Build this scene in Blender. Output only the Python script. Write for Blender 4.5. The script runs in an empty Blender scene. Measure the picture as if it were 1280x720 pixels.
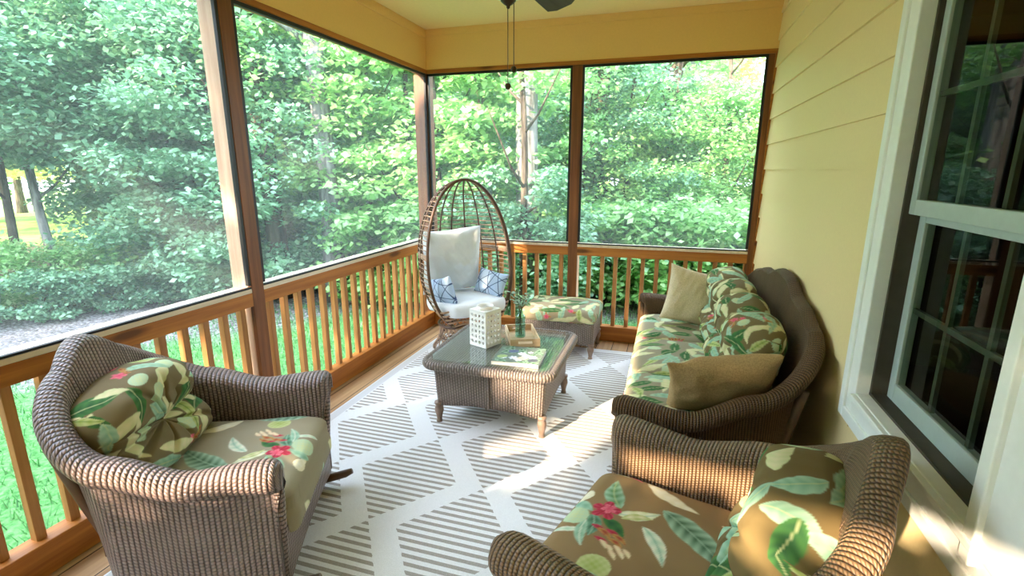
import bpy, math, random
import numpy as np
from mathutils import Vector, Matrix

rng = np.random.default_rng(7)
random.seed(7)
PI = math.pi
S = bpy.context.scene
C = S.collection

# ------------------------------------------------------------------ helpers
def s2l(r, g, b):
    f = lambda c: (c / 255 / 12.92) if c / 255 <= 0.04045 else ((c / 255 + 0.055) / 1.055) ** 2.4
    return (f(r), f(g), f(b), 1.0)

class MB:
    """collects vertices and faces of ONE mesh, with optional uv"""
    def __init__(s):
        s.v = []; s.f = []; s.uv = []; s.mi = []
    def add(s, vs, fs, uvs=None, m=0):
        o = len(s.v)
        s.v += [tuple(p) for p in vs]
        s.uv += [tuple(u) for u in uvs] if uvs is not None else [(0.0, 0.0)] * len(vs)
        for f in fs:
            s.f.append([i + o for i in f]); s.mi.append(m)
        return o
    def box(s, a, b, m=0, M=None):
        x0, y0, z0 = a; x1, y1, z1 = b
        # six separate quads with metric uv
        Q = [([(x0,y0,z0),(x0,y1,z0),(x1,y1,z0),(x1,y0,z0)], 'xy'), ([(x0,y0,z1),(x1,y0,z1),(x1,y1,z1),(x0,y1,z1)], 'xy'),
             ([(x0,y0,z0),(x1,y0,z0),(x1,y0,z1),(x0,y0,z1)], 'xz'), ([(x0,y1,z0),(x0,y1,z1),(x1,y1,z1),(x1,y1,z0)], 'xz'),
             ([(x0,y0,z0),(x0,y0,z1),(x0,y1,z1),(x0,y1,z0)], 'yz'), ([(x1,y0,z0),(x1,y1,z0),(x1,y1,z1),(x1,y0,z1)], 'yz')]
        P = [(x0,y0,z0),(x1,y0,z0),(x1,y1,z0),(x0,y1,z0),(x0,y0,z1),(x1,y0,z1),(x1,y1,z1),(x0,y1,z1)]
        F = [(0,3,2,1),(4,5,6,7),(0,1,5,4),(2,3,7,6),(1,2,6,5),(3,0,4,7)]
        if M is not None: P = [tuple(M @ Vector(p)) for p in P]
        s.add(P, F, [(p[0] + p[1], p[2]) for p in P], m)
    def grid(s, P, uvs=None, closeu=False, closev=False, m=0, flip=False):
        P = np.asarray(P, float); n, k = P.shape[:2]
        fs = []
        for i in range(n if closeu else n - 1):
            for j in range(k if closev else k - 1):
                a, b = i * k + j, ((i + 1) % n) * k + j
                c, d = ((i + 1) % n) * k + (j + 1) % k, i * k + (j + 1) % k
                fs.append((a, d, c, b) if flip else (a, b, c, d))
        s.add(P.reshape(-1, 3).tolist(), fs, None if uvs is None else np.asarray(uvs).reshape(-1, 2).tolist(), m)
    def tube(s, path, rad, n=8, cap=True, closed=False, m=0, sx=1.0, sy=1.0):
        path = [Vector(p) for p in path]; N = len(path)
        rad = rad if hasattr(rad, '__len__') else [rad] * N
        up = None; rings = []; L = 0; us = []
        for i, p in enumerate(path):
            if closed: t = path[(i + 1) % N] - path[i - 1]
            else: t = path[min(i + 1, N - 1)] - path[max(i - 1, 0)]
            t.normalize()
            if up is None:
                up = Vector((0, 0, 1)) if abs(t.z) < .9 else Vector((1, 0, 0))
            a = t.cross(up)
            if a.length < 1e-6: a = t.orthogonal()
            a.normalize(); b = a.cross(t); b.normalize(); up = b
            if i: L += (p - path[i - 1]).length
            rings.append([p + a * (math.cos(q) * rad[i] * sx) + b * (math.sin(q) * rad[i] * sy) for q in [2 * PI * k / n for k in range(n)]])
            us.append([(L, k * rad[i] * 2 * PI / n) for k in range(n)])
        o = len(s.v)
        s.grid([[tuple(v) for v in r] for r in rings], us, closeu=closed, closev=True, m=m)
        if cap and not closed:
            s.f.append([o + k for k in range(n)]); s.mi.append(m)
            e = o + (N - 1) * n
            s.f.append([e + k for k in reversed(range(n))]); s.mi.append(m)
    def lathe(s, prof, n=20, c=(0, 0, 0), m=0):
        P = [[(c[0] + r * math.cos(2 * PI * k / n), c[1] + r * math.sin(2 * PI * k / n), c[2] + z) for k in range(n)] for r, z in prof]
        U = [[(2 * PI * k / n * max(r, .001), z) for k in range(n)] for r, z in prof]
        s.grid(P, U, closev=True, m=m, flip=True)
    def build(s, name, mats, parent=None, smooth=False, bevel=0, cols=None, sub=0, loc=None):
        me = bpy.data.meshes.new(name)
        me.from_pydata(s.v, [], s.f)
        uvl = me.uv_layers.new(name='UVMap')
        li = np.empty(len(me.loops), np.int32); me.loops.foreach_get('vertex_index', li)
        uvl.data.foreach_set('uv', np.asarray(s.uv, np.float32)[li].ravel())
        for mt in (mats if isinstance(mats, (list, tuple)) else [mats]): me.materials.append(mt)
        if any(s.mi): me.polygons.foreach_set('material_index', np.asarray(s.mi, np.int32))
        if smooth: me.polygons.foreach_set('use_smooth', np.ones(len(me.polygons), bool))
        if cols is not None:
            ca = me.color_attributes.new('print', 'FLOAT_COLOR', 'POINT')
            ca.data.foreach_set('color', np.asarray(cols, np.float32).ravel())
        me.update()
        o = bpy.data.objects.new(name, me); C.objects.link(o)
        if parent is not None: o.parent = parent
        if loc is not None: o.location = loc
        if bevel:
            b = o.modifiers.new('bevel', 'BEVEL'); b.width = bevel; b.segments = 2; b.limit_method = 'ANGLE'
        if sub:
            b = o.modifiers.new('sub', 'SUBSURF'); b.levels = sub; b.render_levels = sub
        return o

def tag(o, label, cat, group=None, kind=None):
    o['label'] = label; o['category'] = cat
    if group: o['group'] = group
    if kind: o['kind'] = kind
    return o
def empty(name, loc, rz=0):
    o = bpy.data.objects.new(name, None); C.objects.link(o)
    o.location = loc; o.rotation_euler = (0, 0, rz); o.empty_display_size = .1
    return o
def struct(o, label=None):
    o['kind'] = 'structure'
    if label: o['label'] = label
    return o
def copy_tree(o, parent=None):
    c = o.copy(); C.objects.link(c)
    if parent is not None: c.parent = parent
    for ch in list(o.children): copy_tree(ch, c)
    return c

# ------------------------------------------------------------------ materials
def mat(name):
    m = bpy.data.materials.new(name); m.use_nodes = True
    nt = m.node_tree; nt.nodes.clear()
    out = nt.nodes.new('ShaderNodeOutputMaterial')
    return m, nt, out
def N(nt, t, **k):
    n = nt.nodes.new('ShaderNode' + t)
    for a, v in k.items(): setattr(n, a, v)
    return n
def math_(nt, op, a, b=None, clamp=False):
    n = N(nt, 'Math', operation=op); n.use_clamp = clamp
    for i, x in enumerate((a, b)):
        if x is None: continue
        if isinstance(x, (int, float)): n.inputs[i].default_value = x
        else: nt.links.new(x, n.inputs[i])
    return n.outputs[0]
def mix_(nt, fac, a, b):
    n = N(nt, 'Mix', data_type='RGBA')
    for sk, x in ((n.inputs[0], fac), (n.inputs[6], a), (n.inputs[7], b)):
        if isinstance(x, (int, float)): sk.default_value = x
        elif isinstance(x, tuple): sk.default_value = x
        else: nt.links.new(x, sk)
    return n.outputs[2]
def ramp_(nt, fac, stops):
    n = N(nt, 'ValToRGB'); e = n.color_ramp.elements
    while len(e) < len(stops): e.new(.5)
    for i, (p, c) in enumerate(stops): e[i].position = p; e[i].color = c
    nt.links.new(fac, n.inputs[0]); return n.outputs[0]
def pbsdf(nt, out, col, rough=.6, spec=.4, bump=None, bstr=.3, bdist=.01, **kw):
    b = N(nt, 'BsdfPrincipled')
    if isinstance(col, tuple): b.inputs['Base Color'].default_value = col
    else: nt.links.new(col, b.inputs['Base Color'])
    if isinstance(rough, (int, float)): b.inputs['Roughness'].default_value = rough
    else: nt.links.new(rough, b.inputs['Roughness'])
    b.inputs['Specular IOR Level'].default_value = spec
    for k, v in kw.items(): b.inputs[k.replace('_', ' ')].default_value = v
    if bump is not None:
        bp = N(nt, 'Bump'); bp.inputs['Strength'].default_value = bstr; bp.inputs['Distance'].default_value = bdist
        nt.links.new(bump, bp.inputs['Height']); nt.links.new(bp.outputs[0], b.inputs['Normal'])
    nt.links.new(b.outputs[0], out.inputs[0])
    return b
def plain(name, col, rough=.6, spec=.4, var=.12, scale=30, **kw):
    m, nt, out = mat(name)
    tc = N(nt, 'TexCoord'); nz = N(nt, 'TexNoise'); nz.inputs['Scale'].default_value = scale; nz.inputs['Detail'].default_value = 4
    nt.links.new(tc.outputs['Object'], nz.inputs['Vector'])
    c2 = tuple(max(0, c * (1 - var * 2)) for c in col[:3]) + (1,)
    c = ramp_(nt, nz.outputs[0], [(.3, c2), (.7, col)])
    pbsdf(nt, out, c, rough, spec, nz.outputs[0], .08, .003, **kw)
    return m

def wood(name, light, dark, axis='z', scale=1.0, rough=.5, spec=.35, knots=True):
    m, nt, out = mat(name)
    tc = N(nt, 'TexCoord'); mp = N(nt, 'Mapping')
    st = {'x': (1.2, 26, 26), 'y': (26, 1.2, 26), 'z': (26, 26, 1.2)}[axis]
    mp.inputs['Scale'].default_value = tuple(q * scale for q in st)
    nt.links.new(tc.outputs['Object'], mp.inputs[0])
    nz = N(nt, 'TexNoise'); nz.inputs['Scale'].default_value = 1; nz.inputs['Detail'].default_value = 7; nz.inputs['Roughness'].default_value = .62
    nt.links.new(mp.outputs[0], nz.inputs['Vector'])
    c = ramp_(nt, nz.outputs[0], [(.3, dark), (.68, light)])
    if knots:
        mk = N(nt, 'Mapping'); k = {'x': (2.2, 9, 9), 'y': (9, 2.2, 9), 'z': (9, 9, 2.2)}[axis]
        mk.inputs['Scale'].default_value = k; nt.links.new(tc.outputs['Object'], mk.inputs[0])
        vo = N(nt, 'TexVoronoi'); vo.inputs['Scale'].default_value = .62; nt.links.new(mk.outputs[0], vo.inputs['Vector'])
        kk = ramp_(nt, vo.outputs['Distance'], [(.07, (1, 1, 1, 1)), (.17, (0, 0, 0, 1))])
        c = mix_(nt, math_(nt, 'MULTIPLY', kk, .8), c, (dark[0] * .25, dark[1] * .2, dark[2] * .2, 1))
    pbsdf(nt, out, c, rough, spec, nz.outputs[0], .12, .003)
    return m

def weave(name, dark, light, p=.016, q=.013, rough=.42, spec=.5, bstr=.9, bd=.006, mode='uv'):
    """woven paper fibre: staggered beads along ribs, from the metric uv"""
    m, nt, out = mat(name)
    uv = N(nt, 'UVMap'); uv.uv_map = 'UVMap'
    sp = N(nt, 'SeparateXYZ'); nt.links.new(uv.outputs[0], sp.inputs[0])
    U = math_(nt, 'DIVIDE', sp.outputs[0], p); V = math_(nt, 'DIVIDE', sp.outputs[1], q)
    rib = math_(nt, 'ABSOLUTE', math_(nt, 'SINE', math_(nt, 'MULTIPLY', U, PI)))
    par = math_(nt, 'MULTIPLY', math_(nt, 'FLOOR', U), .5)
    bead = math_(nt, 'ABSOLUTE', math_(nt, 'SINE', math_(nt, 'MULTIPLY', math_(nt, 'ADD', V, par), PI)))
    h = math_(nt, 'MULTIPLY', math_(nt, 'POWER', rib, .7), math_(nt, 'ADD', math_(nt, 'MULTIPLY', bead, .5), .5))
    tc = N(nt, 'TexCoord'); nz = N(nt, 'TexNoise'); nz.inputs['Scale'].default_value = 9; nz.inputs['Detail'].default_value = 5
    nt.links.new(tc.outputs['Object'], nz.inputs['Vector'])
    hh = math_(nt, 'ADD', h, math_(nt, 'MULTIPLY', math_(nt, 'SUBTRACT', nz.outputs[0], .5), .5), True)
    c = ramp_(nt, hh, [(.12, dark), (.85, light)])
    pbsdf(nt, out, c, rough, spec, h, bstr, bd)
    return m

def printed(name, rough=.85):
    m, nt, out = mat(name)
    at = N(nt, 'Attribute', attribute_name='print')
    tc = N(nt, 'TexCoord'); wv = N(nt, 'TexNoise'); wv.inputs['Scale'].default_value = 900; wv.inputs['Detail'].default_value = 1
    nt.links.new(tc.outputs['Object'], wv.inputs['Vector'])
    w2 = N(nt, 'TexNoise'); w2.inputs['Scale'].default_value = 14; w2.inputs['Detail'].default_value = 3
    nt.links.new(tc.outputs['Object'], w2.inputs['Vector'])
    hgt = math_(nt, 'ADD', wv.outputs[0], math_(nt, 'MULTIPLY', w2.outputs[0], 6))
    pbsdf(nt, out, at.outputs['Color'], rough, .2, hgt, .25, .004)
    return m

def fabric(name, col, rough=.9, var=.06, scale=220, wr=10, bstr=.2):
    m, nt, out = mat(name)
    tc = N(nt, 'TexCoord'); a = N(nt, 'TexNoise'); a.inputs['Scale'].default_value = scale; a.inputs['Detail'].default_value = 2
    b = N(nt, 'TexNoise'); b.inputs['Scale'].default_value = wr; b.inputs['Detail'].default_value = 3
    for n in (a, b): nt.links.new(tc.outputs['Object'], n.inputs['Vector'])
    c2 = tuple(c * (1 - var * 3) for c in col[:3]) + (1,)
    c = ramp_(nt, a.outputs[0], [(.35, c2), (.65, col)])
    hgt = math_(nt, 'ADD', math_(nt, 'MULTIPLY', a.outputs[0], .3), math_(nt, 'MULTIPLY', b.outputs[0], 2))
    pbsdf(nt, out, c, rough, .2, hgt, bstr, .006)
    return m

M = {}
M['rail_x'] = wood('stained_pine_x', s2l(190, 121, 48), s2l(146, 82, 27), 'x')
M['rail_y'] = wood('stained_pine_y', s2l(190, 121, 48), s2l(146, 82, 27), 'y')
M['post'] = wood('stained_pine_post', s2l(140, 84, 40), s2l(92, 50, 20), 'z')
M['baluster'] = wood('stained_pine_baluster', s2l(196, 140, 84), s2l(156, 102, 52), 'z', knots=False)
M['cap'] = wood('sunlight_toned_cap', s2l(232, 214, 188), s2l(206, 184, 154), 'y', knots=False)  # pale tone carries the sunlight on the rail top
M['sky_lit_post'] = wood('sky_lit_tone_outer_post', s2l(222, 182, 152), s2l(190, 144, 112), 'z', knots=False)  # same post wood, paled for the sky light outside
M['spline'] = plain('black_screen_spline', (.012, .010, .010, 1), .5)
M['yellow'] = plain('yellow_paint', s2l(240, 196, 122), .55, .35, .02, 60)
M['yellow_ceiling'] = plain('yellow_ceiling_paint', s2l(250, 220, 156), .6, .3, .02, 40)
M['siding'] = plain('yellow_siding_paint', s2l(238, 212, 156), .5, .35, .02, 80)
M['white_trim'] = plain('white_trim_paint', s2l(238, 238, 232), .4, .4, .02, 40)
M['sash'] = plain('grey_white_sash_vinyl', s2l(176, 188, 182), .4, .4, .03, 40)
M['jamb_sill_shade'] = plain('dark_jamb_and_sill_shade', s2l(74, 66, 56), .6, .3, .1, 30)  # dark jamb colour, also standing for the shade on the inner sill
M['muntin'] = plain('dim_muntin', s2l(92, 96, 84), .5, .3, .05, 30)
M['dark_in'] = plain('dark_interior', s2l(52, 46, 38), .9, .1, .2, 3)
M['curtain'] = plain('interior_curtain', s2l(70, 66, 56), .9, .1, .2, 12)
M['bronze'] = plain('dark_bronze_metal', s2l(70, 52, 36), .35, .5, .1, 30, Metallic=.6)
M['blade'] = wood('fan_blade_wood', s2l(88, 76, 58), s2l(62, 52, 38), 'x', knots=False, rough=.6)
M['frost'] = plain('frosted_glass_bowl', s2l(240, 236, 214), .35, .5, .02)
M['lloyd_left'] = weave('taupe_brown_wicker', s2l(44, 30, 27), s2l(144, 124, 118), .019, .014, .32, .6)
M['lloyd_right'] = weave('dark_brown_wicker', s2l(48, 32, 20), s2l(138, 108, 78), .0135, .010)
M['lloyd_sofa'] = weave('deep_brown_wicker', s2l(44, 29, 17), s2l(106, 78, 48), .013, .010, .58, .25)
M['lloyd_grey'] = weave('grey_brown_wicker', s2l(60, 49, 43), s2l(134, 120, 111), p=.017, q=.02)
M['leg_brown'] = plain('brown_painted_leg', s2l(98, 70, 50), .4, .5, .15, 30)
M['leg_grey'] = plain('grey_brown_leg', s2l(140, 116, 100), .4, .5, .15, 30)
M['print'] = printed('tropical_print_cotton')
M['beige'] = fabric('beige_linen', s2l(214, 196, 160), var=.07, scale=160)
M['khaki'] = fabric('khaki_linen', s2l(182, 150, 104), var=.09, scale=160, wr=16, bstr=.5)
M['whitecush'] = fabric('white_canvas', s2l(226, 232, 236), var=.02)
M['rattan'] = plain('brown_rattan', s2l(176, 144, 116), .4, .5, .2, 40)
M['rattan_dark'] = plain('dark_rattan', s2l(96, 66, 46), .4, .5, .2, 40)
M['white_ceramic'] = plain('white_enamel', s2l(240, 236, 230), .4, .5, .01)
M['tray'] = wood('pale_tray_wood', s2l(224, 196, 160), s2l(196, 160, 120), 'x', knots=False)
M['paper'] = plain('book_paper', s2l(238, 236, 230), .7, .2, .03, 200)
M['leaf_sprig'] = plain('eucalyptus_leaf', s2l(150, 178, 150), .6, .3, .15, 30)
M['stem'] = plain('plant_stem', s2l(90, 84, 56), .7, .2)
M['roof'] = plain('roof_shingle', s2l(70, 64, 60), .9, .2, .2, 20)

def glass_mat(name, tint, ior=1.5, rough=0.0, refl=1.0):
    m, nt, out = mat(name)
    f0 = ((ior - 1) / (ior + 1)) ** 2
    ge = N(nt, 'NewGeometry'); dt = N(nt, 'VectorMath', operation='DOT_PRODUCT')
    nt.links.new(ge.outputs['Normal'], dt.inputs[0]); nt.links.new(ge.outputs['Incoming'], dt.inputs[1])
    sch = math_(nt, 'POWER', math_(nt, 'SUBTRACT', 1.0, math_(nt, 'ABSOLUTE', dt.outputs['Value'])), 5.0)
    fre = math_(nt, 'ADD', math_(nt, 'MULTIPLY', sch, 1 - f0), f0)
    tr = N(nt, 'BsdfTransparent'); tr.inputs[0].default_value = tint
    gl = N(nt, 'BsdfGlossy'); gl.inputs['Roughness'].default_value = rough; gl.inputs[0].default_value = (.97, 1, .98, 1)
    mx = N(nt, 'MixShader')
    nt.links.new(math_(nt, 'MULTIPLY', fre, refl, True), mx.inputs[0])
    nt.links.new(tr.outputs[0], mx.inputs[1]); nt.links.new(gl.outputs[0], mx.inputs[2])
    nt.links.new(mx.outputs[0], out.inputs[0]); return m
M['glass_table'] = glass_mat('table_glass', (.92, .97, .97, 1), 1.75)
M['glass_window'] = glass_mat('window_glass', (.55, .62, .56, 1), 1.5, 0.0, .42)
M['glass_vase'] = glass_mat('teal_vase_glass', (.66, .86, .84, 1), 1.6, .03)

def screen_mat():
    m, nt, out = mat('insect_screen_mesh')
    tr = N(nt, 'BsdfTransparent'); df = N(nt, 'BsdfDiffuse'); df.inputs[0].default_value = (.42, .45, .46, 1)
    tc = N(nt, 'TexCoord'); nz = N(nt, 'TexNoise'); nz.inputs['Scale'].default_value = 2.0
    nt.links.new(tc.outputs['Object'], nz.inputs['Vector'])
    tl = N(nt, 'BsdfTranslucent'); tl.inputs[0].default_value = (.42, .45, .46, 1)
    ad = N(nt, 'MixShader'); nt.links.new(df.outputs[0], ad.inputs[1]); nt.links.new(tl.outputs[0], ad.inputs[2])
    mx = N(nt, 'MixShader')
    nt.links.new(math_(nt, 'ADD', math_(nt, 'MULTIPLY', nz.outputs[0], .06), SCREEN_HAZE - .03), mx.inputs[0])
    nt.links.new(tr.outputs[0], mx.inputs[1]); nt.links.new(ad.outputs[0], mx.inputs[2])
    nt.links.new(mx.outputs[0], out.inputs[0]); return m
SCREEN_HAZE = .175
M['screen'] = screen_mat()

def floor_mat():
    m, nt, out = mat('deck_boards')
    tc = N(nt, 'TexCoord'); sp = N(nt, 'SeparateXYZ'); nt.links.new(tc.outputs['Object'], sp.inputs[0])
    X = math_(nt, 'DIVIDE', math_(nt, 'ADD', sp.outputs[0], -.033), .143)
    fr = math_(nt, 'FRACT', X); idx = math_(nt, 'FLOOR', X)
    seam = math_(nt, 'LESS_THAN', math_(nt, 'ABSOLUTE', math_(nt, 'SUBTRACT', fr, .5)), .478)
    wn = N(nt, 'TexWhiteNoise', noise_dimensions='1D'); nt.links.new(idx, wn.inputs['W'])
    mp = N(nt, 'Mapping'); mp.inputs['Scale'].default_value = (22, 1.1, 1); nt.links.new(tc.outputs['Object'], mp.inputs[0])
    nz = N(nt, 'TexNoise'); nz.inputs['Scale'].default_value = 1; nz.inputs['Detail'].default_value = 6; nt.links.new(mp.outputs[0], nz.inputs['Vector'])
    c = ramp_(nt, nz.outputs[0], [(.3, s2l(150, 112, 74)), (.7, s2l(206, 170, 126))])
    c = mix_(nt, math_(nt, 'MULTIPLY', wn.outputs[0], .35), c, s2l(170, 128, 84))
    c = mix_(nt, seam, (.03, .018, .01, 1), c)
    pbsdf(nt, out, c, .6, .3, math_(nt, 'ADD', seam, math_(nt, 'MULTIPLY', nz.outputs[0], .1)), .4, .004)
    return m
M['floor'] = floor_mat()

def rug_mat():
    m, nt, out = mat('diamond_stripe_rug')
    tc = N(nt, 'TexCoord'); sp = N(nt, 'SeparateXYZ'); nt.links.new(tc.outputs['Object'], sp.inputs[0])
    x, y = sp.outputs[0], sp.outputs[1]
    dx, dy, hx, hy = .432, .381, .285, .378
    A = math_(nt, 'DIVIDE', math_(nt, 'SUBTRACT', x, 1.062), dx); B = math_(nt, 'DIVIDE', math_(nt, 'SUBTRACT', y, -2.548), dy)
    def diamond(ox):
        a = math_(nt, 'MULTIPLY', math_(nt, 'ADD', A, ox), .5); b = math_(nt, 'MULTIPLY', math_(nt, 'ADD', B, ox), .5)
        da = math_(nt, 'ABSOLUTE', math_(nt, 'SUBTRACT', a, math_(nt, 'ROUND', a)))
        db = math_(nt, 'ABSOLUTE', math_(nt, 'SUBTRACT', b, math_(nt, 'ROUND', b)))
        return math_(nt, 'ADD', math_(nt, 'MULTIPLY', da, 2 * dx / hx), math_(nt, 'MULTIPLY', db, 2 * dy / hy))
    nz = N(nt, 'TexNoise'); nz.inputs['Scale'].default_value = 60; nt.links.new(tc.outputs['Object'], nz.inputs['Vector'])
    j = math_(nt, 'MULTIPLY', math_(nt, 'SUBTRACT', nz.outputs[0], .5), .05)
    ins = math_(nt, 'LESS_THAN', math_(nt, 'ADD', math_(nt, 'MINIMUM', diamond(0), diamond(1)), j), 1.0)
    st = math_(nt, 'FRACT', math_(nt, 'ADD', math_(nt, 'DIVIDE', y, .0423), math_(nt, 'MULTIPLY', j, .9)))
    stripe = math_(nt, 'LESS_THAN', st, .47)
    inb = math_(nt, 'MULTIPLY', math_(nt, 'MULTIPLY', math_(nt, 'GREATER_THAN', x, .30), math_(nt, 'LESS_THAN', x, 2.66)),
                math_(nt, 'MULTIPLY', math_(nt, 'LESS_THAN', y, -.34), math_(nt, 'GREATER_THAN', y, -4.02)))
    fac = math_(nt, 'MULTIPLY', math_(nt, 'MULTIPLY', ins, stripe), inb)
    wv = N(nt, 'TexNoise'); wv.inputs['Scale'].default_value = 420; nt.links.new(tc.outputs['Object'], wv.inputs['Vector'])
    wc = ramp_(nt, wv.outputs[0], [(.3, s2l(216, 216, 216)), (.7, s2l(238, 238, 238))])
    gc = ramp_(nt, wv.outputs[0], [(.3, s2l(146, 139, 132)), (.7, s2l(180, 173, 166))])
    # grey edge binding on the long side
    edge = math_(nt, 'MULTIPLY', math_(nt, 'LESS_THAN', x, .292), math_(nt, 'GREATER_THAN', x, .232))
    c = mix_(nt, fac, wc, gc); c = mix_(nt, math_(nt, 'MULTIPLY', edge, .45), c, s2l(176, 176, 176))
    pbsdf(nt, out, c, .95, .1, math_(nt, 'SUBTRACT', wv.outputs[0], math_(nt, 'MULTIPLY', fac, .8)), .5, .004)
    return m
M['rug'] = rug_mat()

def ground_mat():
    m, nt, out = mat('lawn_and_leaf_litter')
    tc = N(nt, 'TexCoord'); sp = N(nt, 'SeparateXYZ'); nt.links.new(tc.outputs['Object'], sp.inputs[0])
    n1 = N(nt, 'TexNoise'); n1.inputs['Scale'].default_value = .9; n1.inputs['Detail'].default_value = 5
    n2 = N(nt, 'TexNoise'); n2.inputs['Scale'].default_value = 26; n2.inputs['Detail'].default_value = 5
    n3 = N(nt, 'TexNoise'); n3.inputs['Scale'].default_value = .25; n3.inputs['Detail'].default_value = 4
    for n in (n1, n2, n3): nt.links.new(tc.outputs['Object'], n.inputs['Vector'])
    grass = ramp_(nt, n2.outputs[0], [(.3, s2l(60, 114, 56)), (.7, s2l(118, 168, 102))])
    litter = ramp_(nt, n2.outputs[0], [(.32, s2l(84, 80, 78)), (.5, s2l(132, 126, 126)), (.68, s2l(182, 176, 178))])
    dark = ramp_(nt, n2.outputs[0], [(.3, s2l(62, 60, 44)), (.7, s2l(112, 106, 76))])
    field = ramp_(nt, n1.outputs[0], [(.3, s2l(118, 156, 70)), (.7, s2l(176, 196, 110))])
    # distance measured from the porch corner
    d = N(nt, 'VectorMath', operation='DISTANCE'); nt.links.new(tc.outputs['Object'], d.inputs[0]); d.inputs[1].default_value = (1.0, -2.2, 0)
    dd = math_(nt, 'ADD', d.outputs['Value'], math_(nt, 'MULTIPLY', math_(nt, 'SUBTRACT', n1.outputs[0], .5), 3.2))
    def step(a, b):
        mr = N(nt, 'MapRange'); mr.inputs[1].default_value = a; mr.inputs[2].default_value = b; nt.links.new(dd, mr.inputs[0]); return mr.outputs[0]
    c = mix_(nt, step(4.6, 5.4), grass, litter)
    c = mix_(nt, step(8.0, 9.0), c, dark)
    c = mix_(nt, step(17, 20), c, field)
    pbsdf(nt, out, c, .95, .1, n2.outputs[0], .6, .03)
    return m
M['ground'] = ground_mat()

def leaf_mat(name, c1, c2, c3, trans=.35):
    m, nt, out = mat(name)
    g = N(nt, 'NewGeometry'); oi = N(nt, 'ObjectInfo')
    r = math_(nt, 'ADD', math_(nt, 'MULTIPLY', g.outputs['Random Per Island'], .8), math_(nt, 'MULTIPLY', oi.outputs['Random'], .2))
    c = ramp_(nt, r, [(0, c1), (.5, c2), (1, c3)])
    df = N(nt, 'BsdfDiffuse'); tl = N(nt, 'BsdfTranslucent'); gl = N(nt, 'BsdfGlossy'); gl.inputs['Roughness'].default_value = .45
    gl.inputs[0].default_value = (.8, .9, .9, 1)
    nt.links.new(c, df.inputs[0]); nt.links.new(c, tl.inputs[0])
    mx = N(nt, 'MixShader'); mx.inputs[0].default_value = trans
    nt.links.new(df.outputs[0], mx.inputs[1]); nt.links.new(tl.outputs[0], mx.inputs[2])
    m2 = N(nt, 'MixShader'); m2.inputs[0].default_value = .07
    nt.links.new(mx.outputs[0], m2.inputs[1]); nt.links.new(gl.outputs[0], m2.inputs[2])
    nt.links.new(m2.outputs[0], out.inputs[0]); return m
M['leaf_mint'] = leaf_mat('cool_green_leaves', s2l(92, 138, 102), s2l(130, 180, 138), s2l(176, 214, 174))
M['leaf_green'] = leaf_mat('fresh_green_leaves', s2l(112, 168, 92), s2l(154, 206, 126), s2l(200, 230, 164), .42)
M['leaf_yellow'] = leaf_mat('yellow_green_leaves', s2l(190, 206, 116), s2l(222, 230, 156), s2l(246, 242, 190), .55)
def bark(name, a, b):
    m, nt, out = mat(name)
    tc = N(nt, 'TexCoord'); mp = N(nt, 'Mapping'); mp.inputs['Scale'].default_value = (14, 14, 2.2); nt.links.new(tc.outputs['Object'], mp.inputs[0])
    nz = N(nt, 'TexNoise'); nz.inputs['Scale'].default_value = 1.2; nz.inputs['Detail'].default_value = 6; nt.links.new(mp.outputs[0], nz.inputs['Vector'])
    pbsdf(nt, out, ramp_(nt, nz.outputs[0], [(.35, a), (.65, b)]), .9, .15, nz.outputs[0], .7, .03); return m
M['bark_grey'] = bark('pale_grey_bark', s2l(96, 94, 92), s2l(158, 156, 154))
M['bark_dark'] = bark('dark_brown_bark', s2l(58, 50, 42), s2l(112, 100, 86))

# ------------------------------------------------------------------ porch dimensions
W = 3.053          # inner width, screen rail face x=0 to siding x=W
YB = -7.1          # rear end of the porch
ZH, ZC, ZR, ZB, ZK = 2.547, 2.90, .92, .826, .147
YP = -2.347        # middle post on the left side
XP = 1.465         # middle post at the far end
GZ = -.55          # ground

# floor and ceiling
b = MB(); b.box((-.16, YB - .1, -.12), (W + .1, .16, 0)); struct(b.build('floor', M['floor']))
b = MB(); b.box((-.14, YB, ZC), (W + .02, .14, ZC + .06)); struct(b.build('ceiling', M['yellow_ceiling']))
# headers over the screens
b = MB(); b.box((-.14, YB, ZH), (0, .14, ZC)); b.box((0, YB, ZC - .075), (.012, -.0, ZC)); struct(b.build('wall_left', M['yellow'], bevel=.003))
b = MB(); b.box((0, 0, ZH), (W, .14, ZC)); b.box((.012, -.012, ZC - .06), (W, 0, ZC)); struct(b.build('wall_far', M['yellow'], bevel=.003))
b = MB(); b.box((-.14, YB - .14, ZH), (W, YB, ZC)); struct(b.build('wall_rear', M['yellow'], bevel=.003))
# thin wood nailers under the headers
b = MB(); b.box((-.10, YB, ZH - .035), (.006, .10, ZH)); struct(b.build('trim_1', M['rail_y'], bevel=.002))
b = MB(); b.box((.006, -.006, ZH - .035), (W, .10, ZH)); struct(b.build('trim_2', M['rail_x'], bevel=.002))

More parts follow.
